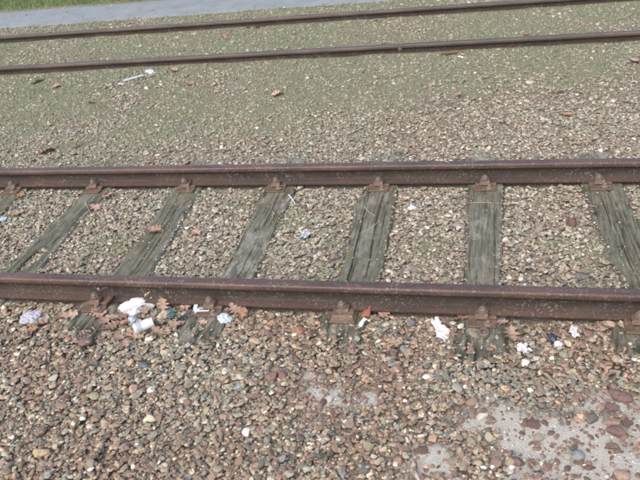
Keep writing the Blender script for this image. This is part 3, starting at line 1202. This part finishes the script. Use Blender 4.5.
TAN, PINK, ORG, PALE, RED, YEL = (.36, .265, .20), (.36, .25, .205), (.35, .215, .15), (.43, .33, .255), (.25, .155, .125), (.48, .40, .25)
LEAVES = [
    # px, py, length px, angle, colour, lobes, label
    (155, 232, 17, 1.3, TAN, 4, "tan oak leaf lying flat on the greenish sleeper"),
    (95, 208, 11, 1.2, TAN, 3, "tan curled leaf at the right edge of the slotted mossy sleeper"),
    (20, 197, 9, 1.5, ORG, 3, "small orange brown leaf on the sleeper at the far left edge"),
    (17, 214, 12, 1.0, PINK, 3, "pinkish leaf on the gravel at left, right of the cut-off sleeper"),
    (107, 197, 10, .6, PINK, 3, "pale pink brown leaf just under the rear rail near the second sleeper"),
    (197, 234, 11, .9, PINK, 4, "pinkish oak leaf on gravel between the leaf-topped and lichen-blotched sleepers"),
    (236, 309, 14, .9, PINK, 4, "pinkish brown leaf against the front rail, right of the rusty plate"),
    (244, 317, 12, .2, ORG, 3, "orange brown leaf standing up below another near the front rail"),
    (264, 331, 17, 1.3, PINK, 4, "pale pink brown oak leaf on gravel left of an arched orange one"),
    (299, 329, 18, 1.5, ORG, 0, "arched orange tan leaf on gravel left of the cast chair"),
    (271, 320, 12, 1.4, ORG, 3, "orange brown curled leaf midway above the arched leaf"),
    (327, 309, 10, .4, ORG, 3, "small orange leaf tucked by the left side of the cast chair"),
    (386, 315, 13, .8, PINK, 4, "pinkish leaf beside the red brick shard"),
    (394, 343, 18, 1.0, TAN, 4, "tan folded leaf on open gravel between cast chair and white rag"),
    (464, 318, 12, 1.2, RED, 3, "reddish brown leaf between the white rag and the next sleeper"),
    (501, 323, 13, 1.1, PALE, 4, "tan oak leaf touching the front rail right of the round nut"),
    (511, 337, 17, .4, PALE, 4, "larger pale tan oak leaf lying below another, right of the round nut"),
    (625, 328, 14, 1.5, PALE, 3, "pale tan leaf by the last rusty plate at the right edge"),
    (632, 322, 9, .6, ORG, 3, "small orange brown leaf at the right edge behind the pale tan one"),
    (69, 317, 16, 1.4, PALE, 3, "pale pink tan leaf left of the leftmost front plate"),
    (33, 330, 10, 1.4, ORG, 3, "orange leaf just below the lilac white tissue"),
    (42, 324, 11, .5, PINK, 3, "pink tan leaf at the right end of the lilac white tissue"),
    (560, 343, 0, 0, PINK, 3, None),
    (47, 152, 13, .7, PINK, 4, "pink brown oak leaf on gravel behind the rear rail at left"),
    (77, 147, 8, .9, ORG, 3, "small orange brown leaf upright in the gravel behind the rear rail at left"),
    (277, 95, 12, 1.3, PALE, 4, "pale yellow oak leaf in the mossy gravel above picture centre"),
    (174, 71, 7, .8, PINK, 3, "small pink leaf in moss right of the white plastic strip"),
    (191, 84, 8, 1.2, PINK, 3, "pink brown leaf in moss below and right of the white scraps"),
    (257, 28, 6, .4, ORG, 3, "bright orange leaf between the far rails, right one of two"),
    (248, 28, 5, 1.2, ORG, 3, "orange leaf between the far rails, left one of two"),
    (224, 39, 6, .8, PINK, 3, "pink tan leaf between the far rails, left of the upright one"),
    (400, 52, 7, .2, ORG, 3, "orange brown leaf standing against the far track's nearer rail"),
    (566, 115, 10, 1.0, ORG, 3, "orange tan leaf on gravel behind the rear rail at right"),
    (560, 94, 9, .7, PINK, 3, "pinkish leaf in the mossy gravel at right, left one of two"),
    (580, 92, 7, 1.2, PINK, 3, "small pinkish leaf in the mossy gravel at right, right one of two"),
    (634, 62, 9, 1.4, PALE, 0, "pale tan oval leaf at the right edge below the far track"),
    (458, 96, 8, 1.1, TAN, 3, "tan leaf in the moss right of picture centre"),
    (57, 88, 8, 1.5, TAN, 3, "tan leaf in the moss below the far track at the left"),
    (91, 102, 6, 1.5, ORG, 3, "small orange leaf in the moss at the left"),
    (526, 34, 5, .9, ORG, 3, "small orange leaf lying against the far track's nearer rail"),
    (115, 60, 0, 0, ORG, 3, None),
    (8, 357, 0, 0, ORG, 3, None),
    (106, 296, 17, .4, PINK, 4, "pink brown leaf leaning on the rail foot beside the leftmost front plate"),
    (113, 304, 15, 1.0, PINK, 4, "large pinkish leaf above the heap's left flank, under the leaning one"),
    (100, 313, 15, 1.3, PINK, 4, "pinkish tan leaf at the left tip of the leaf heap"),
    (112, 327, 14, .7, PINK, 4, "pinkish leaf left of the crushed cup"),
    (121, 318, 13, .9, RED, 3, "red brown leaf between the white tissue and the crushed cup"),
    (118, 338, 14, 1.3, PINK, 4, "pinkish tan leaf at the lower left of the leaf heap"),
    (152, 321, 13, .5, PINK, 3, "pinkish leaf touching the right side of the crushed cup"),
    (158, 332, 15, 1.2, TAN, 4, "tan pink leaf at the lower right of the leaf heap"),
    (163, 309, 13, .3, TAN, 4, "tan leaf folded upright right of the beige paper"),
    (179, 305, 15, .2, PINK, 4, "pinkish leaf against the rail foot above the blue scrap"),
    (175, 325, 12, 1.1, PINK, 3, "pinkish leaf below the blue scrap on the sleeper end"),
    (191, 302, 13, .9, TAN, 3, "tan leaf against the rail foot left of the white carton"),
    (203, 323, 10, 1.3, PALE, 3, "small pale tan leaf lying on the sleeper end below the white carton"),
    (138, 338, 12, 1.5, TAN, 3, "tan leaf peeping out under the crushed cup"),
    (229, 301, 12, 1.2, PINK, 3, "pinkish leaf under the rail foot right of the plate with the carton"),
    (104, 331, 9, .3, RED, 3, "small red brown leaf at the outermost left of the heap"),
    (104, 321, 12, 2.0, PINK, 4, "pinkish leaf between the leaf heap's left tip and the mossy sleeper end"),
    (130, 333, 12, .2, PINK, 3, "pale pinkish leaf touching the lower left of the crushed cup"),
    (148, 305, 12, 1.9, PALE, 3, "pale tan leaf in front of the beige paper by the rail"),
    (160, 323, 12, 2.4, PINK, 4, "pinkish brown leaf in the middle of the heap's right half"),
    (168, 332, 10, .4, TAN, 3, "small tan leaf at the outermost right of the heap"),
    (124, 325, 11, 1.7, PINK, 3, "pinkish leaf right under the small greyish wad"),
    (186, 308, 11, 1.0, PINK, 3, "pinkish leaf behind the dark plastic rod"),
    (127, 345, 10, .8, PINK, 3, "pinkish leaf lowest of the heap, on open gravel"),
    (145, 312, 12, .9, TAN, 4, "tan leaf directly behind the crushed cup"),
]
for k, (lx, ly, lp, ang, col, lob, lab) in enumerate(LEAVES):
    if not lab:
        continue
    X_, Y_, z = place(lx, ly, .028, 96)
    d = math.dist((X_, Y_, z), CN)
    L_ = lp / FPX * d * 1.12
    rr = random.Random(900 + k)
    curl = (rr.uniform(.1, .7), rr.uniform(-.2, .35))
    if 'arched' in lab:
        curl = (-.6, -.9)
    V, F = leaf_geo(L_, lob, 900 + k, curl)
    kf = rr.choice((.85, 1.0, 1.1))
    cj_ = tuple(round(c_ * kf, 3) for c_ in col)
    tilt = rr.uniform(-.25, .25)
    if 'upright' in lab or 'standing' in lab or 'leaning' in lab:
        tilt = .8
    o = link("fallen_leaf", mesh("fallen_leaf", V, F, leaf_mat(cj_)), None, (X_, Y_, z + .006 + (L_ * .25 if tilt == .8 else 0)), (tilt, rr.uniform(-.25, .25), ang * rr.choice((-1, 1)) + rr.choice((0, math.pi))))
    tag(o, lab, "leaf", "larger fallen leaves")

# small leaf litter: one mass
lv, lf, lc, k = [], [], [], 0
spots = []
for _ in range(3600):
    xx, yy = rng.uniform(-11, 3.2), rng.uniform(1.7, 6.8)
    if rng.random() < .35 + .5 * (fbm(xx, yy, 1.2, 400, 3) > .05):
        spots.append((xx, yy, rng.uniform(.012, .04)))
for _ in range(500):
    spots.append((rng.uniform(-11, 1), rng.choice([PATH0 - .1, PATH1 + .05]) + rng.normal() * .14, rng.uniform(.03, .06)))
for _ in range(300):
    spots.append((rng.uniform(-11, 1), rng.uniform(PATH0, PATH1), rng.uniform(.03, .06)))
for _ in range(300):
    spots.append((rng.uniform(-12, -3), rng.uniform(PATH1, 9.5), rng.uniform(.03, .06)))
for _ in range(330):
    spots.append((rng.uniform(-4.5, 1.8), rng.uniform(.08, 1.4), rng.uniform(.012, .03)))
for _ in range(240):
    spots.append((rng.uniform(-3.5, 1.5), rng.uniform(-.5, -.08), rng.uniform(.012, .035)))
lcol = np.array([TAN, PINK, PALE, YEL, RED, (.34, .25, .17), (.25, .18, .13)])
for (xx, yy, s) in spots:
    if min(abs(yy - q) for q in (0, G, FAR, FAR + G)) < .07:
        continue
    onp = PATH0 < yy < PATH1
    z = .060 if onp else (top(xx, yy, .012, 85) + (.02 if yy > PATH1 else .003))
    a_ = rng.uniform(0, 6.28)
    tz = rng.normal() * .35
    ct, st = math.cos(a_), math.sin(a_)
    for (u, v_) in ((-1, 0), (-.45, .42), (.4, .36), (1, 0), (.35, -.42), (-.5, -.34)):
        h = u * tz * .4 + abs(v_) * .5
        lv.append((xx + (u * ct - v_ * st) * s / 2, yy + (u * st + v_ * ct) * s / 2, z + h * s * .5))
        lc.append(None)
    c_ = lcol[rng.choice(7, p=[.18, .2, .16, .14 if yy > 6.5 else .06, .12, .14, .06 + (.0 if yy > 6.5 else .08)])] * rng.uniform(.8, 1.15)
    for q in range(6):
        lc[-1 - q] = c_
    lf += [(k, k + 1, k + 5), (k + 1, k + 2, k + 4), (k + 1, k + 4, k + 5), (k + 2, k + 3, k + 4)]
    k += 6
o = link("leaf_litter", mesh("leaf_litter", np.array(lv), np.array(lf), M_LEAFSTUFF, True, np.array(lc)))
tag(o, "scattered small dry leaf bits over gravel, moss and footpath", kind="stuff")


# ------------------------------------------------------------------ moss and grass
def blades(name, xs, ys, zs, h, wd, cols_, lean=.6):
    n = len(xs)
    a_ = rng.uniform(0, 2 * math.pi, n)
    l_ = rng.uniform(0, 2 * math.pi, n)
    dx, dy = np.cos(a_) * wd / 2, np.sin(a_) * wd / 2
    lx, ly = np.cos(l_) * h * lean * rng.random(n), np.sin(l_) * h * lean * rng.random(n)
    V = np.stack([np.stack([xs - dx, ys - dy, zs], -1), np.stack([xs + dx, ys + dy, zs], -1),
                  np.stack([xs + dx * .6 + lx * .45, ys + dy * .6 + ly * .45, zs + h * .6], -1),
                  np.stack([xs - dx * .6 + lx * .45, ys - dy * .6 + ly * .45, zs + h * .6], -1),
                  np.stack([xs + lx, ys + ly, zs + h], -1)], 1).reshape(-1, 3)
    b_ = np.arange(n)[:, None] * 5
    F = np.concatenate([b_ + [0, 1, 2], b_ + [0, 2, 3], b_ + [3, 2, 4]])
    return mesh(name, V, F, M_BLADE, True, np.repeat(cols_, 5, 0))


n = 430000
xs, ys = rng.uniform(-10.5, 3.2, n), rng.uniform(.1, 6.8, n)
q = mossmask(xs, ys)
px, py, dd = proj(np.stack([xs, ys, xs * 0], -1))
inb = (px > -110) & (px < 750) & (py > -50)
cl = sstep(-.25, .4, fbm(xs, ys, 16, 420, 3))
sel = inb & (rng.random(n) < q * 1.1 * (.25 + .9 * cl)) & (np.minimum.reduce([np.abs(ys - v_) for v_ in (0, G, FAR, FAR + G)]) > .045)
xs, ys = xs[sel], ys[sel]
zs = HM[np.clip(((xs - HX0) / HR).astype(int), 0, nx - 1), np.clip(((ys - HY0) / HR).astype(int), 0, ny - 1)] - .003
n = len(xs)
hh = rng.uniform(.007, .020, n) * (1 + 1.1 * sstep(.25, .55, fbm(xs, ys, 7, 440, 3)))
gp = sstep(-.4, .5, fbm(xs, ys, 1.3, 430, 4))[:, None]
ca = np.array([.265, .28, .18]) * (1 - gp) + np.array([.185, .25, .125]) * gp
mc = ca * np.exp(.3 * rng.normal(size=(n, 1)))
str_ = rng.random(n) < .22
mc[str_] = np.array([.38, .35, .25]) * np.exp(.2 * rng.normal(size=(str_.sum(), 1)))
mo = link("moss", blades("moss", xs, ys, zs, hh, rng.uniform(.004, .010, n), mc, 1.1))
tag(mo, "low grey green moss and sparse grass growing through the gravel around the far track", kind="stuff")
print("moss blades", n)

n = 60000
xs, ys = rng.uniform(-12.5, -2.5, n), 7.95 + rng.random(n) ** 1.3 * 2.4
px, py, dd = proj(np.stack([xs, ys, xs * 0], -1))
sel = (px > -90) & (py > -45)
xs, ys = xs[sel], ys[sel]
sel = ys > PATH1 + .03 + .06 * fbm(xs, xs * 0 + 5, 1.9, 75, 5)
xs, ys = xs[sel], ys[sel]
n = len(xs)
hh = rng.uniform(.03, .085, n) * sstep(8.0, 8.3, ys).clip(.35, 1)
gp = sstep(-.4, .4, fbm(xs, ys, 3, 450, 3))[:, None]
gc = (np.array([.19, .26, .10]) * (1 - gp) + np.array([.12, .20, .065]) * gp) * np.exp(.25 * rng.normal(size=(n, 1)))
dr = rng.random(n) < .13
gc[dr] = np.array([.36, .33, .18])
gr_ = link("grass", blades("grass", xs, ys, Gs(xs, ys), hh, rng.uniform(.005, .010, n), gc, .8))
tag(gr_, "green grass verge with dry leaves on the far side of the footpath", kind="stuff")
print("grass", n)

# ------------------------------------------------------------------ litter
M_WHITE = simple("white_tissue", (.64, .64, .65), .85, .2, .06)
M_LILAC = simple("lilac_white_tissue", (.42, .42, .47), .8, .2, .08)
M_BEIGE = simple("beige_paper", (.50, .45, .34), .85, .2, .2)
M_PLW = simple("white_plastic", (.57, .60, .63), .35, .5, .04)
M_GREYW = simple("grey_white_plastic", (.50, .54, .58), .4, .5, .15)
M_BLUE = simple("blue_plastic", (.06, .17, .24), .4, .5, .15)
M_LBLUE = simple("pale_blue_plastic", (.40, .60, .75), .4, .5, .1)
M_DARK = simple("dark_plastic", (.055, .06, .08), .45, .5, .2)
M_NAVY = simple("navy_plastic", (.035, .045, .075), .35, .5, .2)
M_BRICK = simple("brick_red", (.33, .15, .10), .9, .15, .25)
M_SILVER = simple("silver_grey_print", (.42, .45, .47), .4, .5, .1)
M_TWIG = simple("pale_twig", (.33, .29, .23), .85, .2, .2)
M_STRAW = simple("straw", (.52, .47, .36), .7, .3, .15)
M_TWIGB = simple("brown_twig", (.20, .12, .08), .85, .2, .2)
M_BARK = simple("dark_bark", (.10, .07, .052), .9, .1, .3)


def litter(name, me, lx, ly, label, cat, rot=(0, 0, 0), lift=0.0, r=.02, q=70):
    X_, Y_, z = place(lx, ly, r, q)
    o = link(name, me, None, (X_, Y_, z + lift), rot)
    tag(o, label, cat)
    return o


def ppm(lx, ly):
    X_, Y_, z = place(lx, ly)
    return math.dist((X_, Y_, z), CN) / FPX


def wad(W, D, H, seed, m, rough=.45):
    """a crumpled wad: closed surface with sharp folds"""
    V, F = ico(3)
    r = np.random.default_rng(seed)
    V = V.copy()
    rad = np.ones(len(V))
    for k in range(9):
        d = r.normal(size=3) * r.uniform(1.5, 4.2)
        rad += rough * .16 * (1 - 2 * np.abs(((V @ d + r.uniform(0, 6)) / math.pi) % 1.0 - .5) * 2)
    for k in range(3):
        d = r.normal(size=3)
        d[2] *= .3
        d /= np.linalg.norm(d)
        rad += .22 * np.clip(V @ d, 0, 1) ** 3
    V = V * rad[:, None] * np.array([W / 2, D / 2, H / 2])
    V[:, 2] = np.maximum(V[:, 2], -H * .25)
    return mesh("wad", V, F, m, False)


def sheet(L, W, seed, m, amp=.25, cells=16, taper=None, thick=.0012):
    """a crumpled thin sheet with torn outline, given real thickness"""
    r = np.random.default_rng(seed)
    u = np.linspace(-1, 1, cells)
    U, V_ = np.meshgrid(u, u, indexing='ij')
    z = np.zeros_like(U)
    for k in range(7):
        d = r.normal(size=2) * r.uniform(1.2, 4)
        z += (1 - 2 * np.abs(((U * d[0] + V_ * d[1] + r.uniform(0, 6)) / 2.2) % 1.0 - .5) * 2) * amp * .16
    rr = np.sqrt(U ** 2 + V_ ** 2) + 1e-6
    sq = np.maximum(np.abs(U), np.abs(V_))
    k = (.72 + .28 * sq / rr) * (1 + .12 * np.sin(5 * np.arctan2(V_, U) + seed) + .06 * np.sin(11 * np.arctan2(V_, U) + seed * 2) * (rr > .7))
    wsc = 1.0 if taper is None else (taper[0] + (taper[1] - taper[0]) * (V_ + 1) / 2)
    X_ = U * k * W / 2 * wsc + .12 * W * np.sin(V_ * 2.2 + seed)
    Y_ = V_ * k * L / 2
    Z_ = (z + .25 * amp) * W * .5
    top_ = np.stack([X_, Y_, Z_ + thick], -1).reshape(-1, 3)
    bot = np.stack([X_, Y_, Z_], -1).reshape(-1, 3)
    Fq = gridfaces(cells, cells)
    nV = len(top_)
    Fs_ = [tuple(f) for f in Fq] + [tuple((f + nV)[::-1]) for f in Fq]
    idx = [j for j in range(cells)] + [i * cells + cells - 1 for i in range(1, cells)] + [(cells - 1) * cells + j for j in range(cells - 2, -1, -1)] + [i * cells for i in range(cells - 2, 0, -1)]
    for a_ in range(len(idx)):
        p_, q_ = idx[a_], idx[(a_ + 1) % len(idx)]
        Fs_.append((p_, q_, q_ + nV, p_ + nV))
    return mesh("sheet", np.concatenate([top_, bot]), Fs_, m, False)


def tube(pts, rads, m, name="twig", n=7):
    V, F = [], []
    pts = [Vector(p) for p in pts]
    for k, p in enumerate(pts):
        d = (pts[min(k + 1, len(pts) - 1)] - pts[max(k - 1, 0)]).normalized()
        s = d.cross(Vector((0, 0, 1)))
        s = s.normalized() if s.length > 1e-4 else Vector((1, 0, 0))
        t = s.cross(d)
        for j in range(n):
            a_ = 2 * math.pi * j / n
            V.append(p + (s * math.cos(a_) + t * math.sin(a_)) * rads[k])
    for k in range(len(pts) - 1):
        for j in range(n):
            F.append((k * n + j, k * n + (j + 1) % n, (k + 1) * n + (j + 1) % n, (k + 1) * n + j))
    F.append(tuple(range(n)))
    F.append(tuple(reversed([(len(pts) - 1) * n + j for j in range(n)])))
    return mesh(name, V, F, m, True)


s = ppm(137, 305)
litter("tissue", wad(25 * s, 18 * s, 12 * s, 3, M_WHITE, .85), 137, 309, "bright white crumpled tissue behind the crushed cup, largest white scrap by the rail", "tissue", (0, 0, .4), .010)
litter("tissue", wad(21 * s, 15 * s, 12 * s, 8, M_LILAC, .6), 33, 319, "lilac white crumpled tissue on gravel by the front rail at the far left", "tissue", (0, 0, .3), .008)
litter("paper_scrap", sheet(21 * s, 18 * s, 5, M_BEIGE, 1.0), 157, 301, "beige crumpled paper right behind the white tissue by the rail", "paper", (.7, .1, .9), .040)
litter("paper_scrap", wad(7 * s, 13 * s, 8 * s, 6, M_BEIGE), 163, 319, "small beige green crumpled scrap left of the blue scrap", "paper", (0, 0, -.5), .010)
litter("paper_scrap", wad(8 * s, 10 * s, 7 * s, 9, M_GREYW), 133, 321, "small greyish white wad between the white tissue and the crushed cup", "paper", (0, 0, .4), .008)
litter("plastic_scrap", wad(14 * s, 10 * s, 8 * s, 12, M_GREYW, .6), 225, 320, "blue grey crumpled plastic on the sleeper end right of the white carton", "plastic", (0, 0, -.2), .006)
litter("plastic_scrap", sheet(9 * s, 5 * s, 15, M_BLUE, .7), 171, 315, "deep blue plastic scrap at the right of the leaf heap", "plastic", (.4, 0, .5), .012)

# crushed cup: wall, base, printed band
cup = empty("crushed_cup", (0, 0, 0))
X_, Y_, z = place(145, 329, .03, 70)
Lc, R0, R1 = 18 * s, 6.0 * s, 4.6 * s


def cup_ring(t, grow=0.0):
    r_ = R0 + (R1 - R0) * t + grow
    out = []
    for j in range(24):
        a_ = 2 * math.pi * j / 24
        dent = 1 - .22 * math.exp(-((t - .55) / .2) ** 2) * max(0, math.cos(a_ - 1.3)) ** 2 - .25 * math.exp(-(t / .3) ** 2) * max(0, math.cos(a_ - 2.6)) ** 2
        out.append((r_ * math.cos(a_) * dent, (t - .5) * Lc, r_ * math.sin(a_) * dent * .88))
    return out


def ringmesh(name, rings, m, cap0=False, cap1=False):
    V = sum(rings, [])
    n_ = len(rings[0])
    F = []
    for k in range(len(rings) - 1):
        for j in range(n_):
            F.append((k * n_ + j, (k + 1) * n_ + j, (k + 1) * n_ + (j + 1) % n_, k * n_ + (j + 1) % n_))
    if cap0:
        F.append(tuple(range(n_)))
    if cap1:
        F.append(tuple(reversed([(len(rings) - 1) * n_ + j for j in range(n_)])))
    return mesh(name, V, F, m, True)


ts = np.linspace(0, 1, 12)
inner = [[(x_ * .95, y_, z_ * .95) for x_, y_, z_ in cup_ring(t)] for t in ts[::-1][1:]]
link("cup_wall", ringmesh("cup_wall", [cup_ring(t) for t in ts[::-1]] + [[(x_ * .95, y_, z_ * .95) for x_, y_, z_ in cup_ring(t)] for t in ts[:-1]], M_PLW), cup)
link("cup_base", ringmesh("cup_base", [[(x_ * .93, y_ - .004, z_ * .93) for x_, y_, z_ in cup_ring(1.0)], [(x_ * .93, y_ - .007, z_ * .93) for x_, y_, z_ in cup_ring(1.0)]], M_PLW, True, True), cup)
link("printed_band", ringmesh("printed_band", [cup_ring(t, .0008) for t in (.16, .24, .32, .38)], M_SILVER), cup)
rimr = []
cup.location = (X_, Y_, z + R0 * .75)
cup.rotation_euler = (.10, .15, -1.02 + .0)
tag(cup, "crushed white paper cup lying on its side on the leaf heap", "paper cup")

# white carton with a dark slot
cart = empty("paper_carton", (0, 0, 0))
m = MB()
m.box(-7.5 * s, 7.5 * s, -2.6 * s, 2.6 * s, 0, 3.0 * s, .0015, top=(-7 * s, 6.6 * s, -2.1 * s, 2.3 * s))
m.box(-9 * s, -5.0 * s, -.5 * s, 4.2 * s, .6 * s, 4.6 * s, .0012, top=(-8.4 * s, -4.6 * s, 0, 4.9 * s))
link("carton_body", m.mesh("carton_body", M_PLW), cart)
m = MB()
m.box(-2.6 * s, 5.6 * s, -.9 * s, .5 * s, 2.9 * s, 3.05 * s, .0004)
link("slot", m.mesh("slot", M_DARK), cart)
X_, Y_, z = place(203, 312, .02, 70)
cart.location = (X_, Y_, z + .004)
cart.rotation_euler = (.15, .05, .12)
tag(cart, "flat white carton piece with a dark slot, leaning on the second front plate", "carton")

# dark rod
q0, q1 = P(177, 323, .02), P(193, 312, .035)
litter("plastic_rod", tube([(0, 0, 0), ((q1[0] - q0[0]) * .5, (q1[1] - q0[1]) * .5, .010), (q1[0] - q0[0], q1[1] - q0[1], .018)], [.006, .008, .005], M_DARK, "plastic_rod", 8),
       177, 322, "dark grey plastic rod pointing from the leaf heap to the white carton", "plastic rod", lift=.008)

# rag, scraps
litter("torn_rag", sheet(25 * s, 9.5 * s, 21, M_WHITE, .55, 20, (1.35, .8)), 440, 331, "long torn white paper rag in the gravel between two sleepers", "rag", (.25, 0, .35), .006)
litter("paper_scrap", sheet(11 * s, 4 * s, 22, M_WHITE, .6), 362, 324, "narrow white scrap at the right edge of the cast chair", "paper", (.3, 0, -.6), .006)
litter("paper_scrap", sheet(10 * s, 9 * s, 23, M_WHITE, .9), 524, 350, "white scrap on gravel below the larger pale tan oak leaf", "paper", (.2, .1, .4), .004)
litter("paper_scrap", sheet(11 * s, 6.5 * s, 24, M_WHITE, .9), 574, 332, "white scrap with frayed edges right of the navy cap, nearest the front rail", "paper", (.3, .2, .3), .004)
litter("paper_scrap", wad(6.5 * s, 5.5 * s, 5 * s, 25, M_WHITE), 558, 345, "small white wad touching the navy cap", "paper", (0, 0, .3), .006)
V, F = ico(3)
V = V * np.array([5.2 * s, 3.4 * s, 3.2 * s]) * (1 + .06 * np.sin(V[:, 0:1] * 9)) + np.array([0, 0, 0])
litter("bottle_top", mesh("bottle_top", V, F, M_NAVY), 552, 340, "navy black ribbed oval cap among stones at right of the track front", "cap", (.2, .2, -.9), .010)
litter("brick_shard", mesh("brick_shard", make_stone(ico(2), 77, False)[0] * np.array([7.5 * s, 4.6 * s, 4 * s]), make_stone(ico(2), 77, False)[1], M_BRICK, False), 367, 315, "orange red brick shard leaning beside the cast chair under the rail", "brick", (.2, -.3, .9), .012)

litter("plastic_scrap", sheet(8 * s, 9 * s, 31, M_LBLUE, .6), 2, 221, "pale blue plastic scrap at the left picture edge between the rails", "plastic", (.1, 0, .2), .004)
s2 = ppm(412, 206)
litter("plastic_scrap", wad(8 * s2, 5 * s2, 5 * s2, 32, M_PLW), 412, 207, "tiny white plastic wad right of the cracked sleeper below the rear rail", "plastic", (0, 0, .2), .004)
litter("plastic_scrap", sheet(11 * s2, 9 * s2, 33, M_GREYW, .9), 305, 238, "clear blue grey crumpled plastic right of the lichen-blotched sleeper", "plastic", (.1, .1, .2), .004)

s3 = ppm(134, 78)
# white plastic strip: folded gutter shape with thickness
q0, q1 = P(124.5, 81.5, .04), P(144.5, 76, .04)
Ls = math.dist(q0, q1)
m = MB()
m.box(-Ls / 2, Ls / 2, -.013, .013, 0, .006, .002)
m.box(-Ls / 2 + .004, Ls / 2 - .01, .006, .0125, .0055, .016, .002)
litter("plastic_strip", m.mesh("plastic_strip", M_PLW), 134.5, 79, "straight white plastic strip lying in the moss of the far verge at left", "plastic strip", (0, 0, math.atan2(q1[1] - q0[1], q1[0] - q0[0])), .010)
litter("paper_scrap", sheet(11 * s3, 6 * s3, 41, M_PLW, .8), 151, 73, "white bent scrap just right of the white plastic strip", "paper", (.3, 0, .9), .006)
litter("paper_scrap", sheet(6 * s3, 3.5 * s3, 42, M_WHITE, .6), 121, 84.5, "tiny white scrap at the lower left end of the white plastic strip", "paper", (.1, 0, 1.5), .006)
litter("paper_scrap", wad(3.2 * s3, 3.2 * s3, 3 * s3, 43, M_WHITE), 146.5, 89, "white pellet in the moss below the white plastic strip", "paper", (0, 0, 0), .004)

# wood chunk and bark in the moss
q0, q1 = P(441, 56.5, .04), P(463, 53, .04)
litter("wood_chip", tube([(0, 0, 0), ((q1[0] - q0[0]) * .5, (q1[1] - q0[1]) * .5, .008), (q1[0] - q0[0], q1[1] - q0[1], .002)], [.012, .024, .010], simple("red_brown_wood", (.17, .11, .08), .85, .2), "wood_chip", 6),
       441, 56, "red brown splinter of wood below the far track's nearer rail", "wood chip", lift=.012)
litter("paper_scrap", sheet(6 * s3, 3 * s3, 44, M_WHITE, .5), 461, 57.5, "white sliver beside the red brown wood splinter", "paper", (.1, 0, 1.3), .006)
q0, q1 = P(33, 85, .04), P(44, 80.5, .04)
litter("bark_piece", tube([(0, 0, 0), ((q1[0] - q0[0]) * .5, (q1[1] - q0[1]) * .5, .010), (q1[0] - q0[0], q1[1] - q0[1], .002)], [.006, .019, .006], M_BARK, "bark_piece", 6),
       33, 85, "dark brown strip of bark in the moss at the left", "bark", lift=.012)


def twig(pp, rad, m, label, lift=.010, name="twig"):
    """pp: photo points along the twig"""
    W = []
    for lx, ly in pp:
        X_, Y_, z = place(lx, ly, .012, 90)
        W.append(Vector((X_, Y_, z + lift)))
    o0 = W[0].copy()
    pts = []
    for k in range(len(W) - 1):
        for t in np.linspace(0, 1, 5)[:-1]:
            pts.append(W[k].lerp(W[k + 1], t) - o0 + Vector((0, 0, random.uniform(-.001, .001))))
    pts.append(W[-1] - o0)
    rads = [rad * (1 - .55 * k / len(pts)) for k in range(len(pts))]
    o = link(name, tube(pts, rads, m, name, 6), None, o0)
    tag(o, label, name.replace('_', ' '))


twig([(545, 375), (556, 386), (567, 399)], .0055, M_TWIG, "straight pale twig lying diagonally on gravel above the sand patch")
twig([(205, 226), (222, 207), (238, 194)], .0028, M_STRAW, "long pale straw leaning across gravel right of the leaf-topped sleeper", name="straw")
twig([(299, 206), (310, 211), (322, 215), (330, 214)], .0055, M_TWIGB, "brown curved twig on gravel between the lichen-blotched and cracked sleepers")
twig([(289, 196), (293, 201), (296, 206)], .006, M_WHITE, "short white bent sliver at the right edge of the lichen-blotched sleeper", name="plastic_sliver")
twig([(364, 207), (369, 213), (376, 217)], .0022, M_STRAW, "thin pale curved stalk near the top of the cracked sleeper", .006, name="stalk")
twig([(360, 234), (372, 228), (379, 222)], .0022, M_STRAW, "thin pale stalk across the middle of the cracked sleeper", .006, name="stalk")
twig([(85, 202), (88, 208), (91, 214)], .0028, M_STRAW, "pale stalk lying on the slotted mossy sleeper", .006, name="stalk")
twig([(467, 204), (480, 203), (500, 204)], .0020, M_STRAW, "thin pale stalk lying straight across the top of the smooth sleeper", .006, name="stalk")
twig([(538, 328), (545, 335), (550, 343)], .0026, M_TWIG, "thin grey twig left of the navy cap")
twig([(567, 323), (574, 327), (583, 329)], .0030, M_TWIG, "short twig by the rail above the frayed white scrap")
# pine-like dry stalk on the rear rail's head
X_, Y_ = P(445, 161, RH)
o = link("straw", tube([(0, 0, 0), (.02, -.01, .003), (.035, -.04, .002)], [.0022, .002, .0012], M_STRAW, "straw", 6), None, (X_, G + .012, RH + .002))
tag(o, "tiny pale straw lying on top of the rear rail's head", "straw")
print("triangles", sum(len(o.data.polygons) for o in SC.objects if o.type == 'MESH'))
